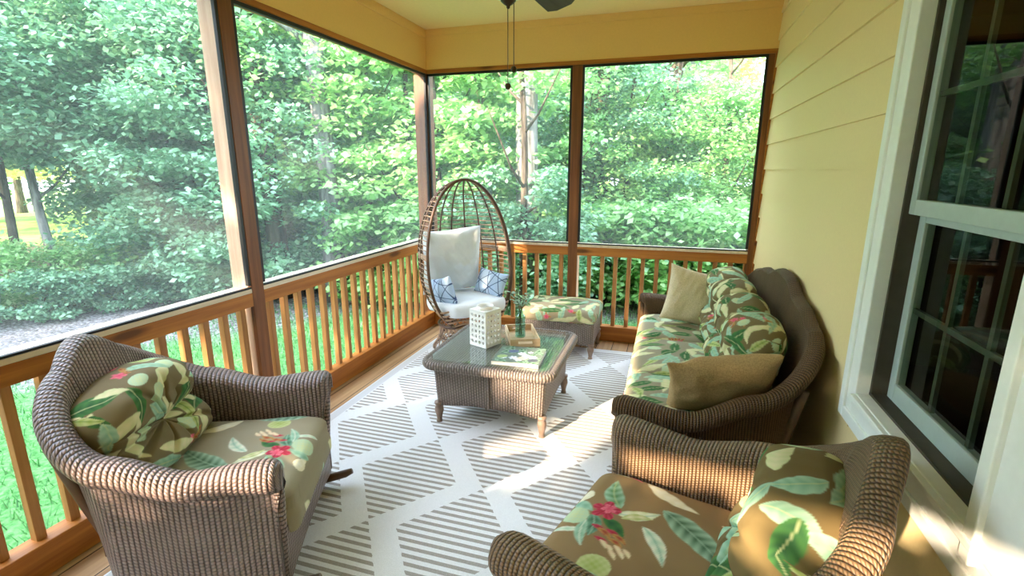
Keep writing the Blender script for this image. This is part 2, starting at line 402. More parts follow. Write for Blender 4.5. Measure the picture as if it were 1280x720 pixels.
# right wall: lap siding, with a hole for the window
WY0, WY1 = -3.93, -2.53         # outer edges of window casing
WZ0, WZ1 = .675, 2.36
b = MB()
zs = [0.0] + [.052 + .1962 * k for k in range(0, 15)] + [ZC]
def course(y0, y1, z0, z1):
    t = .013
    P = [(W, y0, z1), (W, y1, z1), (W - t, y1, z0), (W - t, y0, z0), (W, y0, z0), (W, y1, z0)]
    b.add(P, [(0, 1, 2, 3), (3, 2, 5, 4)], [(0, 0)] * 6)
for z0, z1 in zip(zs[:-1], zs[1:]):
    if z1 - z0 < .004 or z0 >= ZC: continue
    z1 = min(z1, ZC)
    if z1 <= WZ0 + .06 or z0 >= WZ1 - .06: course(YB, .14, z0, z1)
    else: course(YB, WY0 + .06, z0, z1); course(WY1 - .06, .14, z0, z1)
b.box((W + .001, YB, 0), (W + .12, WY0 + .06, ZC)); b.box((W + .001, WY1 - .06, 0), (W + .12, .14, ZC))
b.box((W + .001, WY0 + .06, 0), (W + .12, WY1 - .06, WZ0 + .06)); b.box((W + .001, WY0 + .06, WZ1 - .06), (W + .12, WY1 - .06, ZC))
struct(b.build('wall_right', M['siding']))
# slim corner board at the far end
b = MB(); b.box((W - .02, -.0, 0), (W, .10, ZH)); struct(b.build('trim_3', M['rail_x']))

# window_1: casing, jambs, two sashes with muntins, glass
win = empty('window_1', (W, (WY0 + WY1) / 2, WZ0)); struct(win)
def wl(x, y, z): return (x - W, y - (WY0 + WY1) / 2, z - WZ0)
def wbox(mb, a, c, m=0): mb.box(wl(*a), wl(*c), m)
IY0, IY1, IZ0, IZ1 = -3.43, -2.67, .812, 2.22
def casing(name, prof, along):
    pass
b = MB()
# profiled casing: outer band, middle ogee, inner bead (each its own step)
for (t, d0, d1) in ((.034, 0, .045), (.026, .045, .105), (.032, .105, .14)):
    wbox(b, (W - t, WY1 - d1, WZ0 + d0), (W + .03, WY1 - d0, WZ1 - d0))
    wbox(b, (W - t, WY0 + d0 , WZ0 + d0), (W + .03, WY0 + d1, WZ1 - d0))
    wbox(b, (W - t, WY0 + d1, WZ0 + d0), (W + .03, WY1 - d1, WZ0 + d1))
    wbox(b, (W - t, WY0 + d1, WZ1 - d1), (W + .03, WY1 - d1, WZ1 - d0))
# wide mullion casing on the near side
wbox(b, (W - .03, WY0 + .14, IZ0), (W + .03, IY0, IZ1))
wbox(b, (W - .045, IY0 - .05, IZ0 - .06), (W + .03, IY0 - .008, IZ1))
b.build('casing', M['white_trim'], win, bevel=.004)
b = MB(); wbox(b, (W - .05, IY0 - .06, IZ0 - .022), (W + .06, IY1, IZ0)); b.build('sill', M['white_trim'], win, bevel=.004)
b = MB(); wbox(b, (W + .012, IY0, IZ0), (W + .10, IY1, IZ0 + .012)); b.build('sill_shade', M['jamb_sill_shade'], win)  # inner sill strip, its shade put into the dark colour
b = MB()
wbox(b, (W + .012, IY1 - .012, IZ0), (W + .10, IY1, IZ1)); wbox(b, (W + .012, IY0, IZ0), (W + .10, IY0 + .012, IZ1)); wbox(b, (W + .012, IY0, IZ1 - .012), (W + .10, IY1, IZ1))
b.build('jamb', M['jamb_sill_shade'], win, bevel=.002)
def sash(name, x, z0, z1, fw, top, mv, mh):
    b = MB(); y0, y1 = IY0 + .014, IY1 - .014
    wbox(b, (x, y0, z0), (x + .032, y0 + fw, z1)); wbox(b, (x, y1 - fw, z0), (x + .032, y1, z1))
    wbox(b, (x, y0 + fw, z0), (x + .032, y1 - fw, z0 + (.075 if not top else .05))); wbox(b, (x, y0 + fw, z1 - .05), (x + .032, y1 - fw, z1))
    o = b.build(name, M['sash'], win, bevel=.003)
    b = MB()
    for k in range(1, mv + 1):
        yy = y0 + fw + (y1 - y0 - 2 * fw) * k / (mv + 1); wbox(b, (x + .014, yy - .009, z0 + .05), (x + .026, yy + .009, z1 - .05))
    for k in range(1, mh + 1):
        zz = z0 + .05 + (z1 - z0 - .1) * k / (mh + 1); wbox(b, (x + .013, y0 + fw, zz - .009), (x + .025, y1 - fw, zz + .009))
    b.build('muntin_grid', M['muntin'], o)
    b = MB(); xg = x + .010
    b.add([wl(xg, y0 + fw, z0 + .05), wl(xg, y1 - fw, z0 + .05), wl(xg, y1 - fw, z1 - .05), wl(xg, y0 + fw, z1 - .05)], [(0, 1, 2, 3)])
    b.build('pane', M['glass_window'], o)
sash('lower_sash', W + .062, IZ0, 1.50, .045, False, 2, 1)
sash('upper_sash', W + .028, 1.475, IZ1, .038, True, 2, 1)
# dim room behind the window, with a pale curtain edge
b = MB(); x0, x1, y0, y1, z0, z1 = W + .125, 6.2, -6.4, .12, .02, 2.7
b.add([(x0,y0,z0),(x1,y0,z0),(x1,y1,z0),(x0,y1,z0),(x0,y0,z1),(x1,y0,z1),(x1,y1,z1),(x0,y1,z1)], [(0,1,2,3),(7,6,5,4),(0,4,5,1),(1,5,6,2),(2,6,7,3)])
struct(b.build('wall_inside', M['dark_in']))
# house body and roofs (shade the garden)
b = MB(); b.box((6.3, -12, GZ), (11, 3, 4.4)); b.box((W + .13, -12, 2.95), (6.3, .1, 4.4)); struct(b.build('wall_house', M['siding']))
b = MB()
b.add([(-.55, YB - .5, 2.98), (-.55, .55, 2.98), (W + .3, .55, 4.1), (W + .3, YB - .5, 4.1), (-.55, YB - .5, 3.05), (-.55, .55, 3.05), (W + .3, .55, 4.2), (W + .3, YB - .5, 4.2)],
      [(0,1,2,3),(7,6,5,4),(0,4,5,1),(1,5,6,2),(2,6,7,3),(3,7,4,0)])
b.add([(2.9, -12.4, 4.3), (2.9, .6, 4.3), (7, .6, 6.6), (7, -12.4, 6.6), (11.4, .6, 4.3), (11.4, -12.4, 4.3)], [(0,1,2,3),(3,2,4,5),(1,4,2),(0,3,5)])
struct(b.build('trim_roof', M['roof']))

# ------------------------------------------------------------------ posts
def post(x0, y0, x1, y1, label, group=None, inner=None):
    r = empty('porch_post', ((x0 + x1) / 2, (y0 + y1) / 2, 0)); tag(r, label, 'post', group)
    cx, cy = r.location.x, r.location.y
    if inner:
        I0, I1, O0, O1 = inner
        b = MB(); b.box((I0[0] - cx, I0[1] - cy, 0), (I1[0] - cx, I1[1] - cy, ZH - .036)); b.build('inner_face', M['post'], r, bevel=.003)  # dark tone carries the backlit shade of the inner side
        b = MB(); b.box((O0[0] - cx, O0[1] - cy, 0), (O1[0] - cx, O1[1] - cy, ZH - .036)); b.build('shaft', M['sky_lit_post'], r, bevel=.003)  # pale tone carries the sky light on the outer side
    else:
        b = MB(); b.box((x0 - cx, y0 - cy, 0), (x1 - cx, y1 - cy, ZH - .036)); b.build('shaft', M['post'], r, bevel=.004)
    return r
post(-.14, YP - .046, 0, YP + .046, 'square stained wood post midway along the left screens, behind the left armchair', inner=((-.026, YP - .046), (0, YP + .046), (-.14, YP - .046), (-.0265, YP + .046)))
post(-.14, .0, 0, .14, 'square wood corner post where the left and far screens meet, behind the egg chair')
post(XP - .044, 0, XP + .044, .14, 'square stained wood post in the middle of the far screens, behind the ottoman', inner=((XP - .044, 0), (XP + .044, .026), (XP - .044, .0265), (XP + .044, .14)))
post(W - .065, 0, W - .0205, .10, 'slim wood post at the right end of the far screens, against the yellow wall')
for i, (x, y) in enumerate(((-.14, -4.75), (-.14, YB - .14), (1.46, YB - .14), (2.98, YB - .14))):
    post(x, y, x + .1, y + .14, 'stained wood post of the porch end behind the viewer', 'porch posts behind the viewer')

# ------------------------------------------------------------------ railings
def railing(axis, a0, a1, pos, label, first=None):
    """axis 'x': runs along x at the far end; 'y': along the left side"""
    r = empty('railing', ((a0 + a1) / 2, .05, 0) if axis == 'x' else (-.05, (a0 + a1) / 2, 0)); tag(r, label, 'railing')
    L = r.location
    def bx(mb, u0, u1, d0, d1, z0, z1):   # u along, d outward
        if axis == 'x': mb.box((u0 - L.x, d0 - L.y, z0), (u1 - L.x, d1 - L.y, z1))
        else: mb.box((-d1 - L.x, u0 - L.y, z0), (-d0 - L.x, u1 - L.y, z1))
    wm = M['rail_x'] if axis == 'x' else M['rail_y']
    b = MB(); bx(b, a0, a1, 0, .038, ZB, ZR - .012); b.build('rail_board', wm, r, bevel=.003)
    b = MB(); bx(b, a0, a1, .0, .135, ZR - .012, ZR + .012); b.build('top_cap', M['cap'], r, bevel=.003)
    b = MB(); bx(b, a0, a1, 0, .09, .003, ZK); b.build('bottom_curb', wm, r, bevel=.004)
    for u in pos:
        b = MB(); bx(b, u - .0185, u + .0185, .039, .076, ZK - .004, ZR - .014); b.build('baluster', M['baluster'], r, bevel=.002)
    return r
railing('y', YP + .046, 0, [-.16 - .1285 * k for k in range(17)], 'long left wooden railing between the middle post and the egg chair corner')
railing('y', -4.65, YP - .046, [-2.44 - .126 * k for k in range(17)], 'wooden railing on the left, behind and beside the left wicker armchair')
railing('x', 0, XP - .044, [.12 + .1228 * k for k in range(11)], 'wooden railing at the far end behind the egg chair and ottoman')
railing('x', XP + .044, W - .065, [1.619 + .1245 * k for k in range(12)], 'wooden railing at the far end right of the middle post, beside the sofa')

# ------------------------------------------------------------------ insect screens
def screen(axis, a0, a1, label):
    z0, z1 = ZR + .013, ZH - .036
    r = empty('insect_screen', ((a0 + a1) / 2, .018, z0) if axis == 'x' else (-.018, (a0 + a1) / 2, z0)); tag(r, label, 'screen')
    L = r.location; H = z1 - z0
    def P(u, d, z): return (u - L.x, d - L.y, z) if axis == 'x' else (-d - L.x, u - L.y, z)
    b = MB(); b.add([P(a0 + .01, .018, .01), P(a1 - .01, .018, .01), P(a1 - .01, .018, H - .01), P(a0 + .01, .018, H - .01)], [(0, 1, 2, 3)])
    b.build('mesh', M['screen'], r)
    b = MB()
    for (u0, u1, w0, w1) in ((a0, a1, 0, .010), (a0, a1, H - .020, H), (a0, a0 + .020, .02, H - .02), (a1 - .020, a1, .02, H - .02)):
        p, q = P(u0, .003, w0), P(u1, .024, w1)
        b.box(tuple(map(min, p, q)), tuple(map(max, p, q)))
    b.build('frame', M['spline'], r)
screen('y', YP + .046, 0, 'tall insect screen on the left beyond the middle post')
screen('y', -4.65, YP - .046, 'tall insect screen on the left, nearest the viewer')
screen('x', 0, XP - .044, 'insect screen at the far end behind the egg chair')
screen('x', XP + .044, W - .065, 'insect screen at the far end beside the yellow wall')

# ------------------------------------------------------------------ rug
b = MB(); b.box((.222, -4.08, .001), (2.72, -.272, .011)); tag(b.build('rug', M['rug'], bevel=.002), 'large white rug with grey striped diamonds under the coffee table', 'rug')

# ------------------------------------------------------------------ tropical print
PAL = dict(mint=s2l(170, 200, 172), mint2=s2l(122, 166, 138), green=s2l(74, 122, 62), deep=s2l(44, 84, 52), cream=s2l(222, 212, 170), pale=s2l(200, 204, 150),
           lime=s2l(150, 168, 76), white=s2l(236, 230, 208), pink=s2l(206, 72, 98), rose=s2l(226, 130, 140), red=s2l(150, 34, 44), gold=s2l(196, 164, 84), blush=s2l(222, 180, 150))
def smooth(x, a, b):
    t = np.clip((x - a) / (b - a), 0, 1); return t * t * (3 - 2 * t)
def mixc(col, c, m):
    col[:, :3] += (np.asarray(c)[None, :3] if not isinstance(c, np.ndarray) else c[:, :3]) * m[:, None] - col[:, :3] * m[:, None]
def d_leaf(col, u, v, p0, p1, w, ca, cb, curve=0.0, jag=0.0, vein=None):
    p0 = np.asarray(p0, float); p1 = np.asarray(p1, float); d = p1 - p0; L = np.hypot(*d); d = d / L; n = np.array((-d[1], d[0]))
    a = ((u - p0[0]) * d[0] + (v - p0[1]) * d[1]) / L
    t = (u - p0[0]) * n[0] + (v - p0[1]) * n[1] - curve * L * a * (1 - a) * 4
    ac = np.clip(a, 0, 1)
    hw = w * np.sin(PI * ac ** .8) ** .85
    if jag: hw = hw * (1 - .45 * jag * (.5 + .5 * np.sin(ac * 17 + 1.3 * np.sign(t))) ** 3)
    m = (1 - smooth(np.abs(t), hw - .004, hw + .001)) * ((a > 0) & (a < 1))
    k = np.clip(np.abs(t) / np.maximum(hw, 1e-4), 0, 1)
    q = (.5 + .5 * np.sin((a * L - np.abs(t) * .6) / .006)) * .35 + k * .65
    c = np.asarray(ca)[None, :3] * (1 - q[:, None]) + np.asarray(cb)[None, :3] * q[:, None]
    mixc(col, np.c_[c, np.ones(len(c))], m)
    if vein is not None:
        mixc(col, vein, .55 * m * (1 - smooth(np.abs(t), .0012, .0045)))
def d_flower(col, u, v, c, R, ca, cb, n=5, ph=0.0):
    x, y = u - c[0], v - c[1]; r = np.hypot(x, y); th = np.arctan2(y, x) + ph
    rr = R * (.5 + .5 * np.abs(np.cos(n * th / 2)) ** .8)
    m = 1 - smooth(r, rr - .003, rr + .001); q = np.clip(r / rr, 0, 1) * (.6 + .4 * np.cos(3 * n * th))
    q = np.clip(q, 0, 1)
    mixc(col, np.c_[np.asarray(ca)[None, :3] * (1 - q[:, None]) + np.asarray(cb)[None, :3] * q[:, None], np.ones(len(q))], m)
def d_blob(col, u, v, c, rx, ry, ang, ca, cb):
    x, y = u - c[0], v - c[1]; x, y = x * math.cos(ang) + y * math.sin(ang), -x * math.sin(ang) + y * math.cos(ang)
    r = np.hypot(x / rx, y / ry); m = 1 - smooth(r, .95, 1.02)
    q = np.clip(.5 + .5 * np.sin(x / .004) * np.sin(y / .004), 0, 1) * .4 + .5 * np.clip(r, 0, 1)
    mixc(col, np.c_[np.asarray(ca)[None, :3] * (1 - q[:, None]) + np.asarray(cb)[None, :3] * q[:, None], np.ones(len(q))], m)
def tropical(u, v, seed=0, base=(128, 108, 72), hero=None, dens=1.0, box=(-.5, .5, -.5, .5), sc=1.0):
    u = np.asarray(u); v = np.asarray(v)
    col = np.tile(np.asarray(s2l(*base)), (len(u), 1))
    r = np.random.default_rng(seed)
    if hero is None:
        x0, x1, y0, y1 = box; step = .095 * sc
        cells = [(x, y) for x in np.arange(x0, x1 + step, step) for y in np.arange(y0, y1 + step, step)]
        r.shuffle(cells)
        for (x, y) in cells:
            if r.random() > .92 * dens: continue
            x += r.normal(0, .025); y += r.normal(0, .025); a = r.uniform(0, 2 * PI); L = r.uniform(.12, .24) * sc; k = r.random()
            p0 = (x - math.cos(a) * L / 2, y - math.sin(a) * L / 2); p1 = (x + math.cos(a) * L / 2, y + math.sin(a) * L / 2)
            cu = r.uniform(-.14, .14)
            if k < .26: d_leaf(col, u, v, p0, p1, .030 * sc, PAL['mint2'], PAL['mint'], cu, .25, PAL['pale'])
            elif k < .44: d_leaf(col, u, v, p0, p1, .034 * sc, PAL['deep'], PAL['green'], cu, .2, PAL['pale'])
            elif k < .68: d_leaf(col, u, v, p0, p1, .030 * sc, PAL['cream'], PAL['pale'], cu, .35)
            elif k < .80: d_leaf(col, u, v, p0, p1, .026 * sc, PAL['lime'], PAL['pale'], cu, .1, PAL['green'])
            elif k < .945:
                d_blob(col, u, v, (x, y), .045 * sc, .032 * sc, a, PAL['pale'], PAL['mint'])
            else:
                for q in range(5):
                    aa = a + (q - 2) * .35; d_leaf(col, u, v, (x + q * .012, y), (x + q * .012 + math.cos(aa) * .055, y + math.sin(aa) * .055), .010, PAL['red'], PAL['gold'], .1)
                d_flower(col, u, v, (x, y), .026 * sc, PAL['pink'], PAL['rose'], 5, a)
    else: hero(col, u, v)
    return col

def hero_seat(mirror=1):
    def f(col, u, v):
        v = v * mirror
        P = PAL
        d_leaf(col, u, v, (.400, -.300), (.300, -.270), .012, P['pale'], P['mint'], .1)
        d_leaf(col, u, v, (.345, -.300), (.250, -.265), .012, P['pink'], P['rose'], .1)
        d_leaf(col, u, v, (.240, -.285), (.035, -.195), .030, P['white'], P['cream'], -.06, .4)
        d_leaf(col, u, v, (.262, -.075), (.335, -.235), .036, P['green'], P['mint'], .10, .12, P['pale'])
        d_blob(col, u, v, (.405, -.115), .030, .036, .4, P['white'], P['cream'])
        d_leaf(col, u, v, (.400, -.07), (.425, -.10), .02, P['white'], P['cream'])
        d_leaf(col, u, v, (.440, .10), (.300, .055), .013, P['mint'], P['white'], -.1)
        d_blob(col, u, v, (.388, .012), .048, .058, .9, P['pale'], P['mint'])
        d_leaf(col, u, v, (.440, -.06), (.335, -.02), .022, P['mint2'], P['mint'], .1)
        d_leaf(col, u, v, (.330, -.01), (.300, .10), .026, P['deep'], P['mint2'], .1, 0, P['mint'])
        d_leaf(col, u, v, (.335, .03), (.295, .15), .020, P['mint2'], P['mint'], -.1, 0, P['white'])
        d_leaf(col, u, v, (.29, .0), (.20, .05), .024, P['deep'], P['green'], .1)
        d_leaf(col, u, v, (.262, -.045), (.140, -.125), .026, P['white'], P['pale'], -.08, .15, P['mint2'])
        d_leaf(col, u, v, (.240, -.030), (.150, -.085), .016, P['cream'], P['lime'], .1)
        d_flower(col, u, v, (.300, -.045), .052, P['red'], P['pink'], 5, .3)
        d_flower(col, u, v, (.293, -.055), .028, P['pink'], P['rose'], 5, .9)
        for k, (x, y) in enumerate(((.292, .055), (.270, .062), (.245, .052), (.222, .062), (.262, .10), (.225, .085))):
            d_leaf(col, u, v, (x + .02, y - .012), (x - .04, y + .016), .011, P['red'], P['gold'] if k % 2 else P['pink'], .15)
        for k, (x, y) in enumerate(((.245, .105), (.222, .115), (.20, .105), (.185, .12), (.205, .135), (.17, .108))):
            d_leaf(col, u, v, (x + .015, y - .015), (x - .018, y + .018), .010, P['cream'], P['blush'], .1)
        d_leaf(col, u, v, (.170, -.035), (.065, .10), .026, P['mint'], P['white'], .10, .15, P['mint2'])
        d_leaf(col, u, v, (-.07, -.04), (-.115, .03), .03, P['rose'], P['blush'], .1)
        d_leaf(col, u, v, (.140, -.150), (-.10, .02), .050, P['deep'], P['mint'], .05, .18, P['mint'])
        d_leaf(col, u, v, (-.055, -.215), (-.105, -.185), .007, P['white'], P['cream'])
        d_leaf(col, u, v, (-.035, -.185), (-.085, -.155), .007, P['white'], P['cream'])
        d_blob(col, u, v, (.23, .2), .05, .045, .3, P['lime'], P['pale'])
        d_leaf(col, u, v, (.05, .27), (-.12, .16), .035, P['white'], P['cream'], .1, .3)
        d_leaf(col, u, v, (.35, .30), (.12, .26), .034, P['deep'], P['mint'], .1, .2, P['mint'])
        d_leaf(col, u, v, (-.18, -.02), (-.26, .16), .034, P['mint2'], P['mint'], .1, .2, P['white'])
        # down the front edge
        d_leaf(col, u, v, (.50, -.22), (.66, -.15), .030, P['white'], P['pale'], .12, .2)
        d_leaf(col, u, v, (.52, .10), (.68, .02), .030, P['mint2'], P['mint'], .1, .2, P['white'])
        d_leaf(col, u, v, (.48, .22), (.60, .30), .028, P['cream'], P['pale'], .1, .2)
    return f

# ------------------------------------------------------------------ soft goods
def cube_grid(nx, ny, nz):
    """surface grid of a cube [-1,1]^3: (verts, faces)"""
    V = []; F = []
    def face(o, a, b_, na, nb, flip):
        i0 = len(V)
        for i in range(na + 1):
            for j in range(nb + 1):
                V.append([o[k] + a[k] * (2 * i / na - 1) + b_[k] * (2 * j / nb - 1) for k in range(3)])
        for i in range(na):
            for j in range(nb):
                q = [i0 + i * (nb + 1) + j, i0 + (i + 1) * (nb + 1) + j, i0 + (i + 1) * (nb + 1) + j + 1, i0 + i * (nb + 1) + j + 1]
                F.append(q[::-1] if flip else q)
    face((0, 0, 1), (1, 0, 0), (0, 1, 0), nx, ny, False); face((0, 0, -1), (1, 0, 0), (0, 1, 0), nx, ny, True)
    face((1, 0, 0), (0, 1, 0), (0, 0, 1), ny, nz, False); face((-1, 0, 0), (0, 1, 0), (0, 0, 1), ny, nz, True)
    face((0, 1, 0), (1, 0, 0), (0, 0, 1), nx, nz, True); face((0, -1, 0), (1, 0, 0), (0, 0, 1), nx, nz, False)
    V = np.array(V)
    key = np.round(V * 1e5).astype(np.int64); _, idx, inv = np.unique(key, axis=0, return_index=True, return_inverse=True)
    inv = inv.ravel()
    return V[idx], [[int(inv[q]) for q in f] for f in F]
def rounded(V, h, r):
    h = np.asarray(h, float); P = V * h
    inner = np.clip(P, -(h - r), h - r); d = P - inner; L = np.linalg.norm(d, axis=1, keepdims=True)
    return np.where(L > 1e-9, inner + d / np.maximum(L, 1e-9) * r, P)
def vnoise(P, f, seed=0):
    r = np.random.default_rng(seed); o = 0
    for k in range(5):
        w = r.normal(0, 1, 3); w /= np.linalg.norm(w); o = o + np.sin(P @ w * f * (1 + .45 * k) + r.uniform(0, 6.3)) / (1 + .4 * k)
    return o / 2.5
def soft(name, V, F, material, parent, cols=None):
    b = MB(); b.v = V.tolist(); b.f = F; b.uv = [(0, 0)] * len(V); b.mi = [0] * len(F)
    return b.build(name, material, parent, smooth=True, cols=cols)

def seat_cushion(parent, x0, x1, hw, z0, z1, printer, res=(150, 140, 30), drop=.0, yc=0, name='seat_cushion', crown=.018, taper=0):
    V, F = cube_grid(*res)
    h = np.array(((x1 - x0) / 2, hw, (z1 - z0) / 2))
    P = rounded(V, h, h[2] * .82)
    gx, gy = P[:, 0] / h[0], P[:, 1] / h[1]
    P[:, 2] += np.where(P[:, 2] > 0, 1, .2) * crown * np.clip(1 - gx ** 4, 0, 1) * np.clip(1 - gy ** 4, 0, 1)
    # front edge sags over the seat front
    fr = smooth(gx, .55, 1.0); P[:, 2] -= drop * fr * (P[:, 2] < h[2] * .7) + drop * .25 * fr
    P += (vnoise(P, 26, 3) * .0035)[:, None] * np.array((0, 0, 1))
    # metric cloth coordinates: across the top, then down the front
    uu = V[:, 0] * h[0] + (x0 + x1) / 2 + np.where(V[:, 0] > .999, (1 - V[:, 2]) * h[2] * 1.1, 0)
    vv = V[:, 1] * h[1] + yc + np.where(np.abs(V[:, 1]) > .999, np.sign(V[:, 1]) * (1 - V[:, 2]) * h[2], 0)
    cols = printer(uu, vv)
    # dark piping around the edge
    P[:, 0] += (x0 + x1) / 2; P[:, 1] += yc; P[:, 2] += (z0 + z1) / 2
    return soft(name, P, F, M['print'], parent, cols)

def tufted_back(parent, xc, yc, zc, hw, hh, th, lean, printer, cols_n=1, res=(30, 170, 150), name='back_cushion', split=-.05):
    """two fat rows of stuffing with a pinched seam between; pleats radiate from the buttons. front faces +x"""
    V, F = cube_grid(*res)
    h = np.array((th / 2, hw, hh)); P = rounded(V, h, th * .46)
    y, z = P[:, 1] / hw, P[:, 2] / hh
    z1 = split
    up = np.clip((z - z1) / (1 - z1), 0, 1); lo = np.clip((z1 - z) / (z1 + 1), 0, 1)
    prof = np.where(z > z1, np.sin(PI * np.clip(up, .02, .98)) ** .5 * 1.12, np.sin(PI * np.clip(lo, .02, .98)) ** .5 * .95)
    if cols_n > 1:
        yy = (y + 1) / 2 * cols_n; prof = prof * (.34 + .66 * np.abs(np.sin(PI * np.clip(yy, .03, cols_n - .03))) ** .5)
    side = np.clip(1 - np.abs(y) ** 6, 0, 1) ** .4
    front = P[:, 0] > 0
    s = (.42 + .58 * prof * side)
    # pleats
    ph = np.abs(np.arctan2(z - z1, (((y + 1) / 2 * cols_n) % 1.0 - .5) * 2 + 1e-6))
    pl = np.clip(np.cos(ph * 9 + .6 * np.sin(3 * y)), 0, 1) ** 5; near = np.exp(-((z - z1) / .55) ** 2)
    P[:, 0] = np.where(front, P[:, 0] * (1.5 * s) * (1 - .24 * pl * near), P[:, 0] * (.6 + .4 * side))
    P += np.c_[vnoise(P, 30, 5) * .005, 0 * y, vnoise(P, 22, 8) * .004]
    dome = np.abs(np.sin(PI * (((y + 1) / 2 * cols_n) % 1.0))) ** .6 if cols_n > 1 else (1 - y ** 2)
    P[:, 2] += np.where(z > .2, .065 * (dome - .55), 0)       # domed top edge over each column
    u = V[:, 1] * hw * 1.1 + yc + np.where(np.abs(V[:, 1]) > .999, np.sign(V[:, 1]) * (1 - V[:, 0]) * th / 2, 0)
    v = V[:, 2] * hh * 1.35 + np.where(np.abs(V[:, 2]) > .999, np.sign(V[:, 2]) * (1 - V[:, 0]) * th / 2, 0)
    cols = printer(u, v)
    c, s_ = math.cos(lean), math.sin(lean)
    X, Z = P[:, 0] * c - P[:, 2] * s_, P[:, 0] * s_ + P[:, 2] * c
    P = np.c_[X + xc, P[:, 1] + yc, Z + zc]
    return soft(name, P, F, M['print'], parent, cols)

def pillow_mesh(w, h, t, n=44, seed=0, pinch=.10, wr=.006):
    """a stuffed square pillow in the local xz plane, thick along y"""
    g = np.linspace(-1, 1, n + 1); X, Z = np.meshgrid(g, g, indexing='ij')
    k = 1 - pinch * (1 - np.abs(Z) ** 2) * np.abs(X) ** 3; k2 = 1 - pinch * (1 - np.abs(X) ** 2) * np.abs(Z) ** 3
    T = (np.clip(1 - X ** 2, 0, 1) * np.clip(1 - Z ** 2, 0, 1)) ** .42 * t / 2
    x, z = X * k * w / 2, Z * k2 * h / 2
    A = np.stack([x, T, z], -1).reshape(-1, 3); B = np.stack([x, -T, z], -1).reshape(-1, 3)
    P = np.vstack([A, B])
    nz = vnoise(P * np.array((1, .3, 1)), 20, seed) * wr + vnoise(P, 48, seed + 9) * wr * .4
    P[:, 1] += nz * np.sign(P[:, 1])
    F = []; m = n + 1
    for i in range(n):
        for j in range(n):
            a = i * m + j; F.append([a, a + 1, a + m + 1, a + m]); q = a + m * m; F.append([q, q + m, q + m + 1, q + 1])
    key = np.round(P * 1e6).astype(np.int64)
    # weld the rim
    rim = {}
    idx = np.arange(len(P))
    for i in range(m):
        for j in range(m):
            if i in (0, n) or j in (0, n): idx[m * m + i * m + j] = i * m + j; P[i * m + j, 1] = 0
    F = [[int(idx[q]) for q in f] for f in F]
    used = np.unique(np.concatenate([np.array(f) for f in F])); mp = -np.ones(len(P), int); mp[used] = np.arange(len(used))
    return P[used], [[int(mp[q]) for q in f] for f in F]

